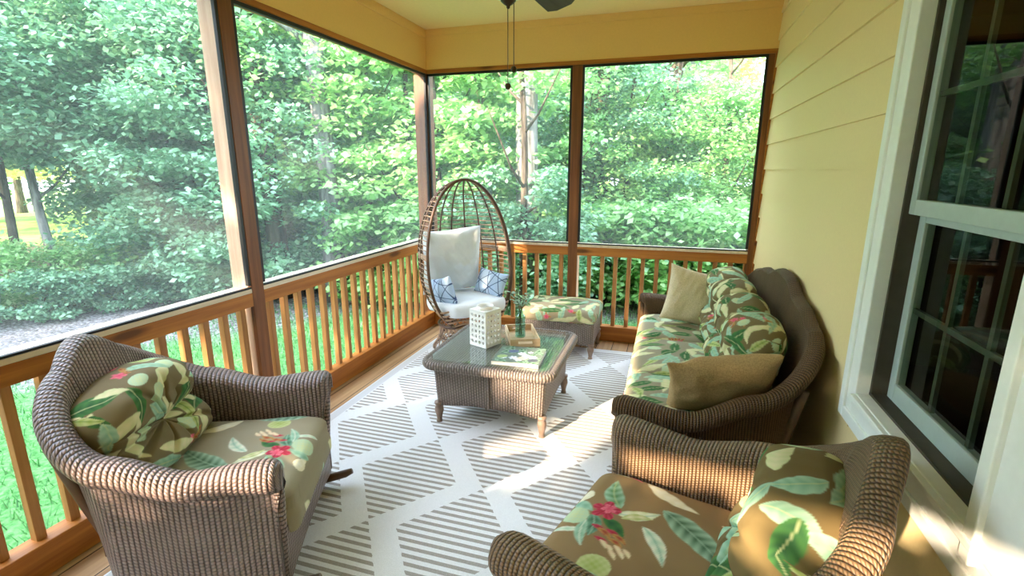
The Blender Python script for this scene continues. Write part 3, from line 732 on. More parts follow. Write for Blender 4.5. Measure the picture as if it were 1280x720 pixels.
# ------------------------------------------------------------------ woven shells (armchairs, sofa)
def shell(parent, name, material, hw, xf, xb, rc, zkeys, camel=None, bow=-.012, roll=.062, lean=.13, z_in=.30, zbot=.07, ny_back=24):
    """continuous arm-back-arm wicker shell. zkeys: arm front, arm mid, arm rear, corner, back end"""
    # rim path in plan, from +y arm front round to -y arm front
    half = []
    nA = 26
    for i in range(nA + 1):
        t = i / nA; half.append((xf + (xb + rc - xf) * t, hw + bow * math.sin(PI * t), ('a', t)))
    nC = 18
    for i in range(1, nC + 1):
        a = PI / 2 * i / nC; half.append((xb + rc - rc * math.sin(a), hw - rc + rc * math.cos(a), ('c', i / nC)))
    nB = ny_back
    for i in range(1, nB + 1):
        half.append((xb - .02 * math.sin(PI / 2 * i / nB), (hw - rc) * (1 - i / nB), ('b', i / nB)))
    pts = half + [(x, -y, k) for x, y, k in half[-2::-1]]
    def zr(k):
        s, t = k
        sm = lambda t: t * t * (3 - 2 * t)
        if s == 'a':
            return zkeys[0] + (zkeys[1] - zkeys[0]) * sm(min(1, t / .55)) + (zkeys[2] - zkeys[1]) * sm(max(0, (t - .45) / .55))
        if s == 'c': return zkeys[2] + (zkeys[3] - zkeys[2]) * (.55 * t + .45 * sm(t))
        if camel: return zkeys[3] + camel(t)
        return zkeys[3] + (zkeys[4] - zkeys[3]) * math.sin(PI / 2 * t)
    n = len(pts); rows = []; uvs = []; U = 0
    ends = {0: 0.0, n - 1: 0.0}
    # end noses: extra rings that close the roll at the arm fronts
    seq = [(0, e) for e in (1.0, .88, .62, .3)] + [(i, 0) for i in range(n)] + [(n - 1, e) for e in (.3, .62, .88, 1.0)]
    prev = None
    for i, e in seq:
        x, y, k = pts[i]
        a = pts[max(i - 1, 0)]; c = pts[min(i + 1, n - 1)]
        t = np.array((c[0] - a[0], c[1] - a[1])); t /= np.hypot(*t)
        nrm = np.array((-t[1], t[0]))             # outward
        if nrm @ np.array((x - .05 - (0 if abs(y) > .01 else 0), y)) < 0: nrm = -nrm
        if k[0] == 'b' : nrm = np.array((-1.0, 0)) if abs(nrm[0]) > .7 else nrm
        z = zr(k)
        bk = 0 if k[0] == 'a' else (k[1] if k[0] == 'c' else 1.0)     # how much 'back' this is
        af = max(0, 1 - k[1] / .25) if k[0] == 'a' else 0
        rw = roll * (1 - .52 * bk) * (1 + .22 * af)
        sc = math.sqrt(max(0, 1 - e * e)) if e else 1.0
        fx = .045 * e
        ln = lean * bk
        inn = .035 + .02 * (1 - bk)
        # section (offset outward, height), from the inside foot over the roll to the outside foot
        sec = [(-inn + .0, z_in), (-inn, z_in + (z - z_in) * .35), (-inn, z_in + (z - z_in) * .7), (-inn - .004, z - rw * 1.05)]
        for q in range(9):
            th = PI - q * (PI * 1.22) / 8
            sec.append((rw * .35 + (rw * .35 + inn + .004 if th > PI / 2 else rw * .9) * math.cos(th), z - rw * .95 + rw * .95 * math.sin(th)))
        ob = .002
        lo = z - rw * 1.35
        sec.append((ob + .012, lo)); sec.append((ob, lo - .02))
        for q in (.25, .5, .75, 1.0): sec.append((ob, lo - .02 + (zbot - lo + .02) * q))
        P = []; L = 0; vs = []
        top_mid = rw * .25
        for (o, zz) in sec:
            o2 = top_mid + (o - top_mid) * (sc if zz > z - rw * 1.5 else max(sc, .35) if e else 1)
            zz2 = zz if not e else (zz if zz < z - rw * 1.5 else z - rw * .95 + (zz - z + rw * .95) * (.45 + .55 * sc))
            g = ln * (zz2 - zbot) / (z - zbot) - ln          # base sits further forward than the rim
            P.append((x + nrm[0] * (o2 + g) + fx * (1 if zz > z - rw * 1.6 else .25), y + nrm[1] * (o2 + g), zz2))
        P = np.array(P)
        d = np.r_[0, np.cumsum(np.linalg.norm(np.diff(P, axis=0), axis=1))]
        if prev is not None: U += max(.004, float(np.linalg.norm(P[8] - prev[8])))
        prev = P
        rows.append(P); uvs.append(np.c_[np.full(len(P), U), d])
    b = MB(); b.grid(np.array(rows), np.array(uvs), flip=True)
    # close both noses
    k = len(rows[0])
    for e, fl in ((0, False), (len(rows) - 1, True)):
        f = [e * k + j for j in range(k)]
        b.f.append(f if not fl else f[::-1]); b.mi.append(0)
    o = b.build(name, material, parent, smooth=True)
    return o, pts, zr

def skirt(parent, name, material, xf, y0, y1, z0, z1, arch=.03, th=.02, bow=.0):
    n = 20; F = []; U = []
    for i in range(n + 1):
        t = i / n; y = y0 + (y1 - y0) * t; x = xf + bow * math.sin(PI * t); zb = z0 + arch * math.sin(PI * t) ** .8
        F.append([(x, y, z1), (x, y, zb), (x - th, y, zb), (x - th, y, z1)]); U.append([(y, z1), (y, zb), (y, zb), (y, z1)])
    b = MB(); b.grid(np.array(F, float), U, closev=True)
    b.f.append([0, 1, 2, 3]); b.mi.append(0); e = n * 4; b.f.append([e + 3, e + 2, e + 1, e]); b.mi.append(0)
    return b.build(name, material, parent)

def turned_leg(parent, x, y, h, mt, r=.024, name='leg'):
    b = MB(); pr = [(.001, 0), (r * .75, 0), (r * .8, h * .06), (r * .62, h * .2), (r * .8, h * .38), (r * 1.15, h * .6), (r * 1.05, h * .75), (r * .8, h * .86), (r * 1.1, h * .9), (r * 1.1, h), (.001, h)]
    b.lathe(pr, 16, (x, y, 0)); return b.build(name, mt, parent, smooth=True)

def armchair(loc, rz, label, wick, seed, hero, base, cush_base, size=1.0, csc=1.15):
    r = empty('wicker_armchair', loc, rz); tag(r, label, 'armchair'); r.scale = (size, size, 1)
    hw, xf, xb = .385, .385, -.385
    o, pts, zr = shell(r, 'woven_shell', wick, hw, xf, xb, .235, (.63, .605, .68, .91, .992), roll=.052, lean=.235, zbot=.085, bow=.012)
    skirt(r, 'front_skirt', wick, .40, -.36, .36, .085, .31, .035)
    b = MB(); b.box((-.22, -.34, .26), (.38, .34, .30)); b.build('seat_deck', M['leg_brown'], r)
    # slanting rear edge posts, and the curved runners under each side
    for s in (1, -1):
        b = MB(); b.tube([(-.160, s * .285, .05), (-.205, s * .297, .25), (-.265, s * .318, .48), (-.318, s * .338, .70)], [.017, .019, .02, .02], 10); b.build('rear_post', M['leg_brown'], r, smooth=True)
        b = MB(); b.tube([(.375, s * .352, .06), (.39, s * .365, .3), (.405, s * .385, .55)], .020, 10); b.build('front_post', wick, r, smooth=True)
        b = MB(); b.tube([(-.26, s * .35, .05), (-.2, s * .35, .035), (-.1, s * .35, .026), (.12, s * .35, .026), (.32, s * .35, .042), (.47, s * .35, .078), (.505, s * .35, .092)], [.016, .02, .021, .021, .021, .02, .014], 10)
        b.build('runner', M['leg_brown'], r, smooth=True)
    pr = (lambda u, v: tropical(u, v, seed, base, hero))
    seat_cushion(r, -.25, .435, .325, .295, .445, pr, drop=.05)
    tufted_back(r, -.225, 0, .605, .295, .215, .185, math.radians(19), lambda u, v: tropical(u, v, seed + 5, cush_base, None, 1.0, (-.5, .5, -.52, .55), csc))
    return r
ch = armchair((.52, -3.25, 0), math.radians(25), 'wicker armchair on the left by the railing, with leafy tropical cushions', M['lloyd_left'], 3, hero_seat(1), (152, 142, 116), (120, 106, 76), 1.01)  # seat cloth base lightened to carry the sky sheen
ch = armchair((2.465, -3.27, 0), math.radians(163), 'wicker armchair at the lower right, below the window, with a flowered tropical seat', M['lloyd_right'], 11, hero_seat(1), (142, 116, 80), (114, 96, 60), 1.05, 1.4)

# ------------------------------------------------------------------ sofa
sofa = empty('wicker_sofa', (2.56, -1.455, 0), PI); tag(sofa, 'long brown wicker sofa with leafy tropical cushions along the yellow wall', 'sofa')
HS = 1.03
def camel(t):
    k = [(0, 0), (.34, .052), (.52, .056), (.84, .118), (1, .122)]
    for (a, p), (c, q) in zip(k[:-1], k[1:]):
        if t <= c:
            s = (t - a) / (c - a); s = s * s * (3 - 2 * s); return p + (q - p) * s
    return k[-1][1]
shell(sofa, 'woven_shell', M['lloyd_sofa'], HS, .385, -.43, .25, (.605, .575, .68, .915, 1.0), camel=camel, roll=.046, lean=.13, ny_back=40, bow=.045)
skirt(sofa, 'front_skirt', M['lloyd_sofa'], .40, -HS + .02, HS - .02, .085, .31, .03)
b = MB(); b.box((-.27, -HS + .05, .26), (.38, HS - .05, .30)); b.build('seat_deck', M['leg_brown'], sofa)
for s in (1, -1):
    b = MB(); b.tube([(-.23, s * (HS - .09), .05), (-.27, s * (HS - .08), .3), (-.32, s * (HS - .068), .5), (-.36, s * (HS - .055), .70)], [.018, .02, .021, .021], 10); b.build('rear_post', M['leg_brown'], sofa, smooth=True)
    b = MB(); b.tube([(.38, s * (HS - .03), .05), (.392, s * (HS - .02), .3), (.405, s * HS, .54)], .02, 10); b.build('front_post', M['lloyd_sofa'], sofa, smooth=True)
    turned_leg(sofa, .34, s * (HS - .06), .10, M['leg_brown']); turned_leg(sofa, -.15, s * (HS - .06), .10, M['leg_brown'])
cw = (2 * HS - .12) / 3
for k in range(3):
    yc = -HS + .06 + cw * (k + .5)
    seat_cushion(sofa, -.27, .425, cw / 2 - .003, .295, .455, (lambda u, v, k=k: tropical(u, v, 40 + k, (150, 140, 114), None, 1.0, (-.4, .66, -1.15, 1.15))), res=(80, 76, 22), drop=.05, yc=yc)
bw = 1.73 / 2
for k in range(2):
    yc = -.95 + bw * (k + .5)
    tufted_back(sofa, -.20, yc, .655, bw / 2 + .012, .235, .22, math.radians(13), (lambda u, v, k=k: tropical(u, v, 60 + k, (118, 104, 70), None, 1.0, (-1.2, 1.2, -.52, .55))), cols_n=2, res=(24, 150, 90))

# loose pillows on the sofa
def place_pillow(name, w, h, t, mt, loc, rot, label, cat='pillow', seed=0, cols=None, group=None, pinch=.1):
    P, F = pillow_mesh(w, h, t, 70, seed=seed, pinch=pinch, wr=.012)
    o = soft(name, P, F, mt, None, None if cols is None else cols(P))
    o.location = loc; o.rotation_euler = rot
    tag(o, label, cat, group); return o
place_pillow('throw_pillow', .46, .44, .17, M['beige'], (2.55, -.71, .665), (math.radians(-20), math.radians(13), math.radians(10)), 'pale beige linen pillow leaning at the far end of the sofa', seed=2)
place_pillow('throw_pillow', .50, .42, .17, M['khaki'], (2.60, -2.285, .625), (math.radians(34), math.radians(-7), math.radians(9)), 'khaki linen pillow leaning on the near arm of the sofa', seed=4)

# ------------------------------------------------------------------ coffee table
tb = empty('coffee_table', (1.315, -1.615, 0)); tag(tb, 'square wicker coffee table with a glass top standing on the rug', 'table')
def rrect(hx, hy, r, n=8):
    o = []
    for cx, cy, a0 in ((hx - r, hy - r, 0), (-hx + r, hy - r, PI / 2), (-hx + r, -hy + r, PI), (hx - r, -hy + r, 1.5 * PI)):
        for k in range(n + 1): o.append((cx + r * math.cos(a0 + PI / 2 * k / n), cy + r * math.sin(a0 + PI / 2 * k / n)))
    return o
def densify(loop, d=.03):
    out = []
    for i in range(len(loop)):
        a, c = loop[i], loop[(i + 1) % len(loop)]; L = math.hypot(c[0] - a[0], c[1] - a[1]); n = max(1, int(L / d))
        for k in range(n): out.append((a[0] + (c[0] - a[0]) * k / n, a[1] + (c[1] - a[1]) * k / n))
    return out
def slab(loop, z0, z1, mb, m=0):
    n = len(loop); o = mb.add([(x, y, z0) for x, y in loop] + [(x, y, z1) for x, y in loop], [], [(x, y) for x, y in loop] * 2)
    for i in range(n): mb.f.append([o + i, o + (i + 1) % n, o + n + (i + 1) % n, o + n + i]); mb.mi.append(m)
    mb.f.append([o + n + i for i in range(n)]); mb.mi.append(m); mb.f.append([o + i for i in reversed(range(n))]); mb.mi.append(m)
HX, HY, ZT = .415, .425, .452
b = MB(); slab(rrect(HX, HY, .09), ZT - .03, ZT, b); b.build('table_top', M['lloyd_grey'], tb)
# wrapped rolled rim
lp = densify(rrect(HX, HY, .09), .02); n = len(lp); rows = []; uv = []; L = 0
for i in range(n + 1):
    x, y = lp[i % n]; xa, ya = lp[(i - 1) % n]; xc, yc = lp[(i + 1) % n]; tx, ty = xc - xa, yc - ya; q = math.hypot(tx, ty); nx, ny = ty / q, -tx / q
    if i: L += math.hypot(x - lp[(i - 1) % n][0], y - lp[(i - 1) % n][1])
    rows.append([(x + nx * .024 * math.cos(a), y + ny * .024 * math.cos(a), ZT - .022 + .030 * math.sin(a)) for a in np.linspace(-PI / 2, PI / 2 + .9, 9)])
    uv.append([(L, .008 * k) for k in range(9)])
b = MB(); b.grid(rows, uv, flip=False); b.build('rolled_rim', M['lloyd_grey'], tb, smooth=True)
def table_body(parent, hx, hy, z0, z1, flare, mt, arch):
    rows = []; uv = []; L = 0; lp = densify(rrect(hx, hy, .03, 4), .025); n = len(lp); prev = None
    for i in range(n + 1):
        x, y = lp[i % n]
        if prev: L += math.hypot(x - prev[0], y - prev[1])
        prev = (x, y)
        e = max(abs(x) / hx if abs(y) > hy * .96 else 0, abs(y) / hy if abs(x) > hx * .96 else 0)
        zb = z0 + arch * (1 - e ** 2) if e < .98 else z0
        r = []; u = []
        for k in range(7):
            t = k / 6; s = 1 + flare * t; r.append((x * s, y * s, zb + (z1 - zb) * t)); u.append((L, zb + (z1 - zb) * t))
        rows.append(r); uv.append(u)
    b = MB(); b.grid(rows, uv, flip=True); o = b.build('woven_apron', mt, parent, smooth=True)
    sm = o.modifiers.new('thick', 'SOLIDIFY'); sm.thickness = .015; sm.offset = 1
    return o
ap = table_body(tb, .355, .350, .125, .43, .05, M['lloyd_grey'], .03)
for s in (1, -1):
    b = MB(); b.box((-.012, s * .365 - .008, .16), (.012, s * .365 + .008, .425)); b.build('seam_strip', M['lloyd_grey'], ap)
for sx in (1, -1):
    for sy in (1, -1): turned_leg(tb, sx * .345, sy * .335, .15, M['leg_grey'], .026)
b = MB(); slab(rrect(HX - .03, HY - .03, .075), ZT + .006, ZT + .013, b); b.build('glass_top', M['glass_table'], tb)
ZG = ZT + .0135

# ------------------------------------------------------------------ things on the table
# white lantern
la = empty('lantern', (1.185, -1.645, ZG), math.radians(-23.5 + 90)); tag(la, 'white square lantern pierced with round holes standing on the coffee table', 'lantern')
def pierced(wd, ht, nx, nz, r, th):
    mb = MB(); cw_, chh = wd / (nx + .6), ht / (nz + .8); x0 = -wd / 2 + cw_ * .3; z0 = chh * .4
    seg = 16
    # border frame
    for (a0, a1, b0, b1) in ((-wd / 2, wd / 2, 0, z0), (-wd / 2, wd / 2, ht - z0, ht), (-wd / 2, x0, z0, ht - z0), (-x0, wd / 2, z0, ht - z0)):
        for y in (0, -th): mb.add([(a0, y, b0), (a1, y, b0), (a1, y, b1), (a0, y, b1)], [(0, 1, 2, 3) if y else (3, 2, 1, 0)])
    for i in range(nx):
        for j in range(nz):
            cx, cz = x0 + cw_ * (i + .5), z0 + chh * (j + .5)
            ring = [(cx + r * math.cos(2 * PI * k / seg + PI / seg), cz + r * math.sin(2 * PI * k / seg + PI / seg)) for k in range(seg)]
            sq = []
            for (px, pz) in ring:
                dx, dz = px - cx, pz - cz; s = min((cw_ / 2) / abs(dx) if dx else 9e9, (chh / 2) / abs(dz) if dz else 9e9); sq.append((cx + dx * s, cz + dz * s))
            for y in (0, -th):
                o = mb.add([(a, y, c) for a, c in ring] + [(a, y, c) for a, c in sq], [])
                for k in range(seg):
                    f = [o + k, o + (k + 1) % seg, o + seg + (k + 1) % seg, o + seg + k]; mb.f.append(f if y else f[::-1]); mb.mi.append(0)
                cs = [(cx + sx * cw_ / 2, cz + sz * chh / 2) for sx, sz in ((1, 1), (-1, 1), (-1, -1), (1, -1))]
                for q, (ax, az) in enumerate(cs):
                    k = seg // 4 * q + seg // 8 - 1; o2 = mb.add([(ax, y, az)], []); mb.f.append([o + seg + k, o2, o + seg + (k + 1) % seg] if y == 0 else [o + seg + (k + 1) % seg, o2, o + seg + k]); mb.mi.append(0)
            o = mb.add([(a, 0, c) for a, c in ring] + [(a, -th, c) for a, c in ring], [])
            for k in range(seg): mb.f.append([o + k, o + (k + 1) % seg, o + seg + (k + 1) % seg, o + seg + k]); mb.mi.append(0)
    return mb
LS, LH = .150, .245
for k in range(4):
    p = pierced(LS, LH, 4, 6, .0108, .006).build('pierced_panel', M['white_ceramic'], la)
    p.rotation_euler = (0, 0, PI / 2 * k); a = PI / 2 * k; p.location = (-math.sin(a) * LS / 2, math.cos(a) * LS / 2, 0)
b = MB(); b.box((-LS / 2 + .006, -LS / 2 + .006, .002), (LS / 2 - .006, LS / 2 - .006, .010)); b.build('base', M['white_ceramic'], la)
b = MB(); sqr = densify([(LS / 2, LS / 2), (-LS / 2, LS / 2), (-LS / 2, -LS / 2), (LS / 2, -LS / 2)], .02)
rows = []
for (x, y) in sqr + sqr[:1]:
    a = math.atan2(y, x); rows.append([(x, y, LH - .004), (x, y, LH + .003), (.05 * math.cos(a), .05 * math.sin(a), LH + .003), (.05 * math.cos(a), .05 * math.sin(a), LH - .004)])
b.grid(rows, closev=True); b.build('lid', M['white_ceramic'], la)
b = MB(); b.lathe([(.050, 0), (.056, .004), (.058, .022), (.054, .026), (.050, .022), (.046, .004), (.050, 0)], 28, (0, 0, LH)); b.build('ring_collar', M['white_ceramic'], la, smooth=True)

# wooden tray
tr = empty('serving_tray', (1.393, -1.475, ZG), math.radians(24)); tag(tr, 'small pale wooden tray holding the vase on the coffee table', 'tray')
hx, hy, hz, t = .100, .172, .055, .011
b = MB(); b.box((-hx, -hy, 0), (hx, hy, .009)); b.build('tray_base', M['tray'], tr, bevel=.001)
for s in (1, -1):
    b = MB(); x0, x1 = (hx - t, hx) if s > 0 else (-hx, -hx + t); b.box((x0, -hy, .009), (x1, hy, hz)); b.build('side', M['tray'], tr, bevel=.0015)
    b = MB(); y0, y1 = (hy - t, hy) if s > 0 else (-hy, -hy + t); X = hx - t; g = .048
    b.box((-X, y0, .009), (X, y1, .022)); b.box((-X, y0, .040), (X, y1, hz)); b.box((-X, y0, .022), (-g, y1, .040)); b.box((g, y0, .022), (X, y1, .040))
    b.build('handle_side', M['tray'], tr)
# teal glass vase in the tray
va = empty('vase', (1.375, -1.455, ZG + .0095)); tag(va, 'teal glass bottle vase standing in the wooden tray', 'vase')
pr = [(.001, 0), (.034, 0), (.037, .006), (.037, .14), (.033, .155), (.022, .165), (.019, .185), (.021, .195), (.018, .195), (.016, .185), (.019, .168), (.030, .153), (.033, .14), (.033, .012), (.001, .010)]
b = MB(); b.lathe(pr, 28); b.build('glass_body', M['glass_vase'], va, smooth=True)
# eucalyptus sprigs
eu = empty('eucalyptus_bunch', (1.375, -1.455, ZG + .022)); tag(eu, 'bunch of grey green leafy stems in the teal vase', 'plant')
rr = np.random.default_rng(5)
for k in range(6):
    a = 2 * PI * k / 6 + .3; tip = Vector((math.cos(a) * (.055 + .02 * rr.random()), math.sin(a) * (.055 + .02 * rr.random()), .27 + .05 * rr.random()))
    path = [Vector((math.cos(a + PI) * .010, math.sin(a + PI) * .010, .004)), Vector((0, 0, .175)) + Vector((math.cos(a), math.sin(a), 0)) * .008, tip * .8 + Vector((0, 0, .05)), tip]
    b = MB(); b.tube(path, [.0022, .002, .0017, .0012], 6); st = b.build('stem', M['stem'], eu, smooth=True)
    b = MB()
    for q in range(9):
        f = .35 + .65 * q / 8; p = path[1].lerp(path[3], f); aa = q * 2.4 + k; el = rr.uniform(-.2, .7)
        d = Vector((math.cos(aa) * math.cos(el), math.sin(aa) * math.cos(el), math.sin(el))); s = d.cross(Vector((0, 0, 1))).normalized(); up = s.cross(d)
        L_ = rr.uniform(.024, .036); w = L_ * .42
        P = [p]; 
        for g, h in ((.25, .7), (.55, 1), (.85, .6)): P += [p + d * L_ * g + s * w * h + up * .004, p + d * L_ * g + up * -.001, p + d * L_ * g - s * w * h + up * .004]
        P.append(p + d * L_ - up * .004)
        b.add(P, [(0, 2, 1), (0, 3, 2), (1, 2, 5, 4), (2, 3, 6, 5), (4, 5, 8, 7), (5, 6, 9, 8), (7, 8, 10), (8, 9, 10)])
    b.build('leaves', M['leaf_sprig'], st, smooth=True)
# book
bk = empty('book', (1.482, -1.832, ZG), math.radians(3.2)); tag(bk, 'large book with a floral picture cover lying on the glass table top', 'book')
hx, hy = .146, .143
b = MB(); b.box((-hx + .003, -hy + .003, .003), (hx - .003, hy - .003, .019)); b.build('pages', M['paper'], bk)
def cover_cols(P):
    col = np.tile(np.asarray(s2l(118, 132, 118)), (len(P), 1)); u, v = P[:, 0], P[:, 1]; r = np.random.default_rng(9)
    for k in range(26):
        x, y = r.uniform(-.14, .14, 2); a = r.uniform(0, 6.3); d_leaf(col, u, v, (x, y), (x + .09 * math.cos(a), y + .09 * math.sin(a)), .02, PAL['deep'], PAL['mint'], .1)
    for k in range(9):
        x, y = r.uniform(-.09, .11), r.uniform(-.11, .12); d_flower(col, u, v, (x, y), r.uniform(.02, .036), s2l(238, 238, 240), s2l(190, 198, 214), 6, r.uniform(0, 6))
    for (x, y, c) in ((.03, -.06, (212, 178, 160)), (.10, -.08, (70, 76, 84)), (-.05, .05, (90, 100, 130)), (-.1, -.05, (150, 170, 110))): d_blob(col, u, v, (x, y), .034, .026, .4, s2l(*c), s2l(*[min(255, q + 30) for q in c]))
    return col
g = 90; xs = np.linspace(-hx, hx, g); ys = np.linspace(-hy, hy, g)
b = MB(); b.grid([[(x, y, .0215) for y in ys] for x in xs])
cc = cover_cols(np.array(b.v)); o = len(b.v)
b.add([(-hx, -hy, .019), (hx, -hy, .019), (hx, hy, .019), (-hx, hy, .019), (-hx, -hy, .0215), (hx, -hy, .0215), (hx, hy, .0215), (-hx, hy, .0215)], [(3, 2, 1, 0), (0, 1, 5, 4), (1, 2, 6, 5), (2, 3, 7, 6), (3, 0, 4, 7)])
cc = np.vstack([cc, np.tile(np.asarray(s2l(200, 200, 190)), (8, 1))]); b.build('front_cover', M['print'], bk, cols=cc)
b = MB(); b.box((-hx, -hy, 0), (hx, hy, .003)); b.box((-hx, -hy, .003), (-hx + .003, hy, .019)); b.build('back_cover', M['paper'], bk)

# ------------------------------------------------------------------ ottoman
ot = empty('wicker_ottoman', (1.45, -.315, 0)); tag(ot, 'wicker ottoman with a tropical print cushion in front of the far railing', 'ottoman')
table_body(ot, .315, .245, .115, .325, .02, M['lloyd_grey'], .03)
b = MB(); b.box((-.30, -.235, .28), (.30, .235, .315)); b.build('seat_deck', M['leg_brown'], ot)
for sx in (1, -1):
    for sy in (1, -1): turned_leg(ot, sx * .295, sy * .225, .15, M['leg_grey'], .026)
seat_cushion(ot, -.335, .335, .265, .317, .43, lambda u, v: tropical(u, v, 21, (150, 138, 112), None, 1.0, (-.45, .5, -.35, .35)), res=(100, 80, 22), name='cushion', crown=.02)

# ------------------------------------------------------------------ egg chair
eg = empty('egg_chair', (.575, -.54, 0), math.radians(-37)); tag(eg, 'tall brown rattan egg chair with white cushions in the far left corner', 'chair')
def egg_w(z):      # half width of the egg outline
    z0, zm, z1 = .20, .78, 1.535
    if z <= zm: q = (zm - z) / (zm - z0); return .425 * math.sqrt(max(0, 1 - q ** 2.3))
    q = (z - zm) / (z1 - zm); return .425 * math.sqrt(max(0, 1 - q ** 2.05))
def egg_d(z):      # depth behind the opening plane
    return egg_w(z) * 1.28
def egg_x(z):      # opening plane (leans back towards the top)
    return .24 - .13 * z
def egg_p(z, t):   # t 0..pi from the left edge round the back
    w, d = egg_w(z), egg_d(z); return (egg_x(z) - d * math.sin(t) ** .9, w * math.cos(t), z)
# opening hoop (doubled)
hoop = []
zz = [1.535 - 1.26 * (.5 - .5 * math.cos(PI * k / 40)) for k in range(41)]
for z in zz: hoop.append((egg_x(z), egg_w(z), z))
for z in zz[-2:0:-1]: hoop.append((egg_x(z), -egg_w(z), z))
b = MB(); b.tube(hoop, .013, 10, closed=True); b.build('front_hoop', M['rattan_dark'], eg, smooth=True)
b = MB(); b.tube([(x - .022, y * .985, z - .004) for x, y, z in hoop], .009, 8, closed=True); b.build('inner_hoop', M['rattan'], eg, smooth=True)
zl = np.r_[np.linspace(1.528, .26, 46)]
for t in (.32, .66, 1.0, 1.32, 1.62, 1.95, 2.28, 2.62, 2.88):
    b = MB(); b.tube([egg_p(z, t) for z in zl], .0075, 8); b.build('rib', M['rattan_dark'], eg, smooth=True)
b = MB()
zrs = list(np.arange(.47, 1.50, .040))
for z in zrs:
    b.tube([egg_p(z + .004 * math.sin(9 * t), t) for t in np.linspace(0, PI, 34)], .0046, 6)
b.build('woven_rings', M['rattan'], eg, smooth=True)
b = MB()
for z in (.27, .30, .335, .365, .40, .435):
    n = 44; P = []
    for k in range(n):
        t = 2 * PI * k / n; w, d = egg_w(z), egg_d(z)
        s = math.sin(t); P.append((egg_x(z) - d * abs(s) ** .9 if s >= 0 else egg_x(z) + .20 * w * abs(s), w * math.cos(t), z + .008 * math.sin(5 * t)))
    b.tube(P, .0085, 6, closed=True)
b.build('bowl_weave', M['rattan'], eg, smooth=True)
b = MB(); P = []
for z in (.885, .897, .909): b.tube([egg_p(z, t) for t in np.linspace(0, PI, 34)], .0065, 6)
b.build('wide_band', M['rattan'], eg, smooth=True)
b = MB(); rr = np.random.default_rng(3)
for k in range(30):
    z = rr.uniform(.26, .44); t0 = rr.uniform(0, PI); dt = rr.uniform(.4, .9) * rr.choice((-1, 1)); dz = rr.uniform(-.12, .12)
    b.tube([egg_p(min(.6, max(.24, z + dz * s)), min(PI, max(0, t0 + dt * s))) for s in np.linspace(0, 1, 10)], .006, 6)
b.build('tangled_weave', M['rattan'], eg, smooth=True)
# woven drum base
b = MB()
def br(z): return .235 + .06 * (1 - z / .24) ** 2 - .02 * math.sin(PI * z / .24)
for k in range(26):
    a = 2 * PI * k / 26
    for s in (1, -1): b.tube([(-.02 + br(z) * math.cos(a + s * z * 3.2), br(z) * math.sin(a + s * z * 3.2), .012 + z) for z in np.linspace(0, .23, 8)], .0055, 6)
b.build('base_weave', M['rattan'], eg, smooth=True)
for z, nm in ((.012, 'base_hoop'), (.12, 'base_hoop'), (.24, 'base_hoop')):
    b = MB(); R_ = br(z); b.tube([(-.02 + R_ * math.cos(2 * PI * k / 40), R_ * math.sin(2 * PI * k / 40), z) for k in range(40)], .010, 8, closed=True); b.build(nm, M['rattan_dark'], eg, smooth=True)
# cushions of the egg chair
V, F = cube_grid(40, 40, 12); P = rounded(V, (.31, .33, .06), .058)
rxy = np.hypot(P[:, 0] / .31, P[:, 1] / .33); P[:, :2] *= np.where(rxy > 1, (1 / np.maximum(rxy, 1)) ** .55, 1)[:, None]
P[:, 2] += .02 * np.clip(1 - rxy ** 2, 0, 1) + vnoise(P, 20, 2) * .004; P += np.array((.02, 0, .435)); soft('seat_cushion', P, F, M['whitecush'], eg)
P, F = pillow_mesh(.56, .62, .25, 60, 11, .07, .010)
pc = soft('back_cushion', P, F, M['whitecush'], eg); pc.location = (-.125, -.055, .81); pc.rotation_euler = (math.radians(-13), math.radians(3), math.radians(-98))
def lines_cols(P):
    col = np.tile(np.asarray(s2l(178, 200, 224)), (len(P), 1)); u, v = P[:, 0], P[:, 2]
    for (a, off, per) in ((.35, 0, .105), (1.25, .03, .12), (2.3, .05, .11), (2.85, .02, .15)):
        d = (u * math.cos(a) + v * math.sin(a) + off) % per; d = np.minimum(d, per - d); mixc(col, s2l(48, 66, 104), 1 - smooth(d, .0022, .0042))
    return col
def eggw(x, y, z):
    a = math.radians(-37); return (.575 + x * math.cos(a) - y * math.sin(a), -.54 + x * math.sin(a) + y * math.cos(a), z)
def hi_pillow(name, w, h, t, loc, rot, label, seed):
    P, F = pillow_mesh(w, h, t, 90, seed, .10, .005); o = soft(name, P, F, M['print'], None, lines_cols(P)); o.location = loc; o.rotation_euler = rot; tag(o, label, 'pillow'); return o
hi_pillow('lumbar_pillow', .34, .24, .11, eggw(.10, .225, .60), (math.radians(-22), math.radians(6), math.radians(20 - 40)), 'pale blue pillow with dark criss-cross lines at the right side of the egg chair', 3)
hi_pillow('lumbar_pillow', .30, .25, .12, eggw(.08, -.265, .585), (math.radians(10), math.radians(-14), math.radians(62 - 90)), 'blue line-patterned pillow tucked in the left side of the egg chair', 6)

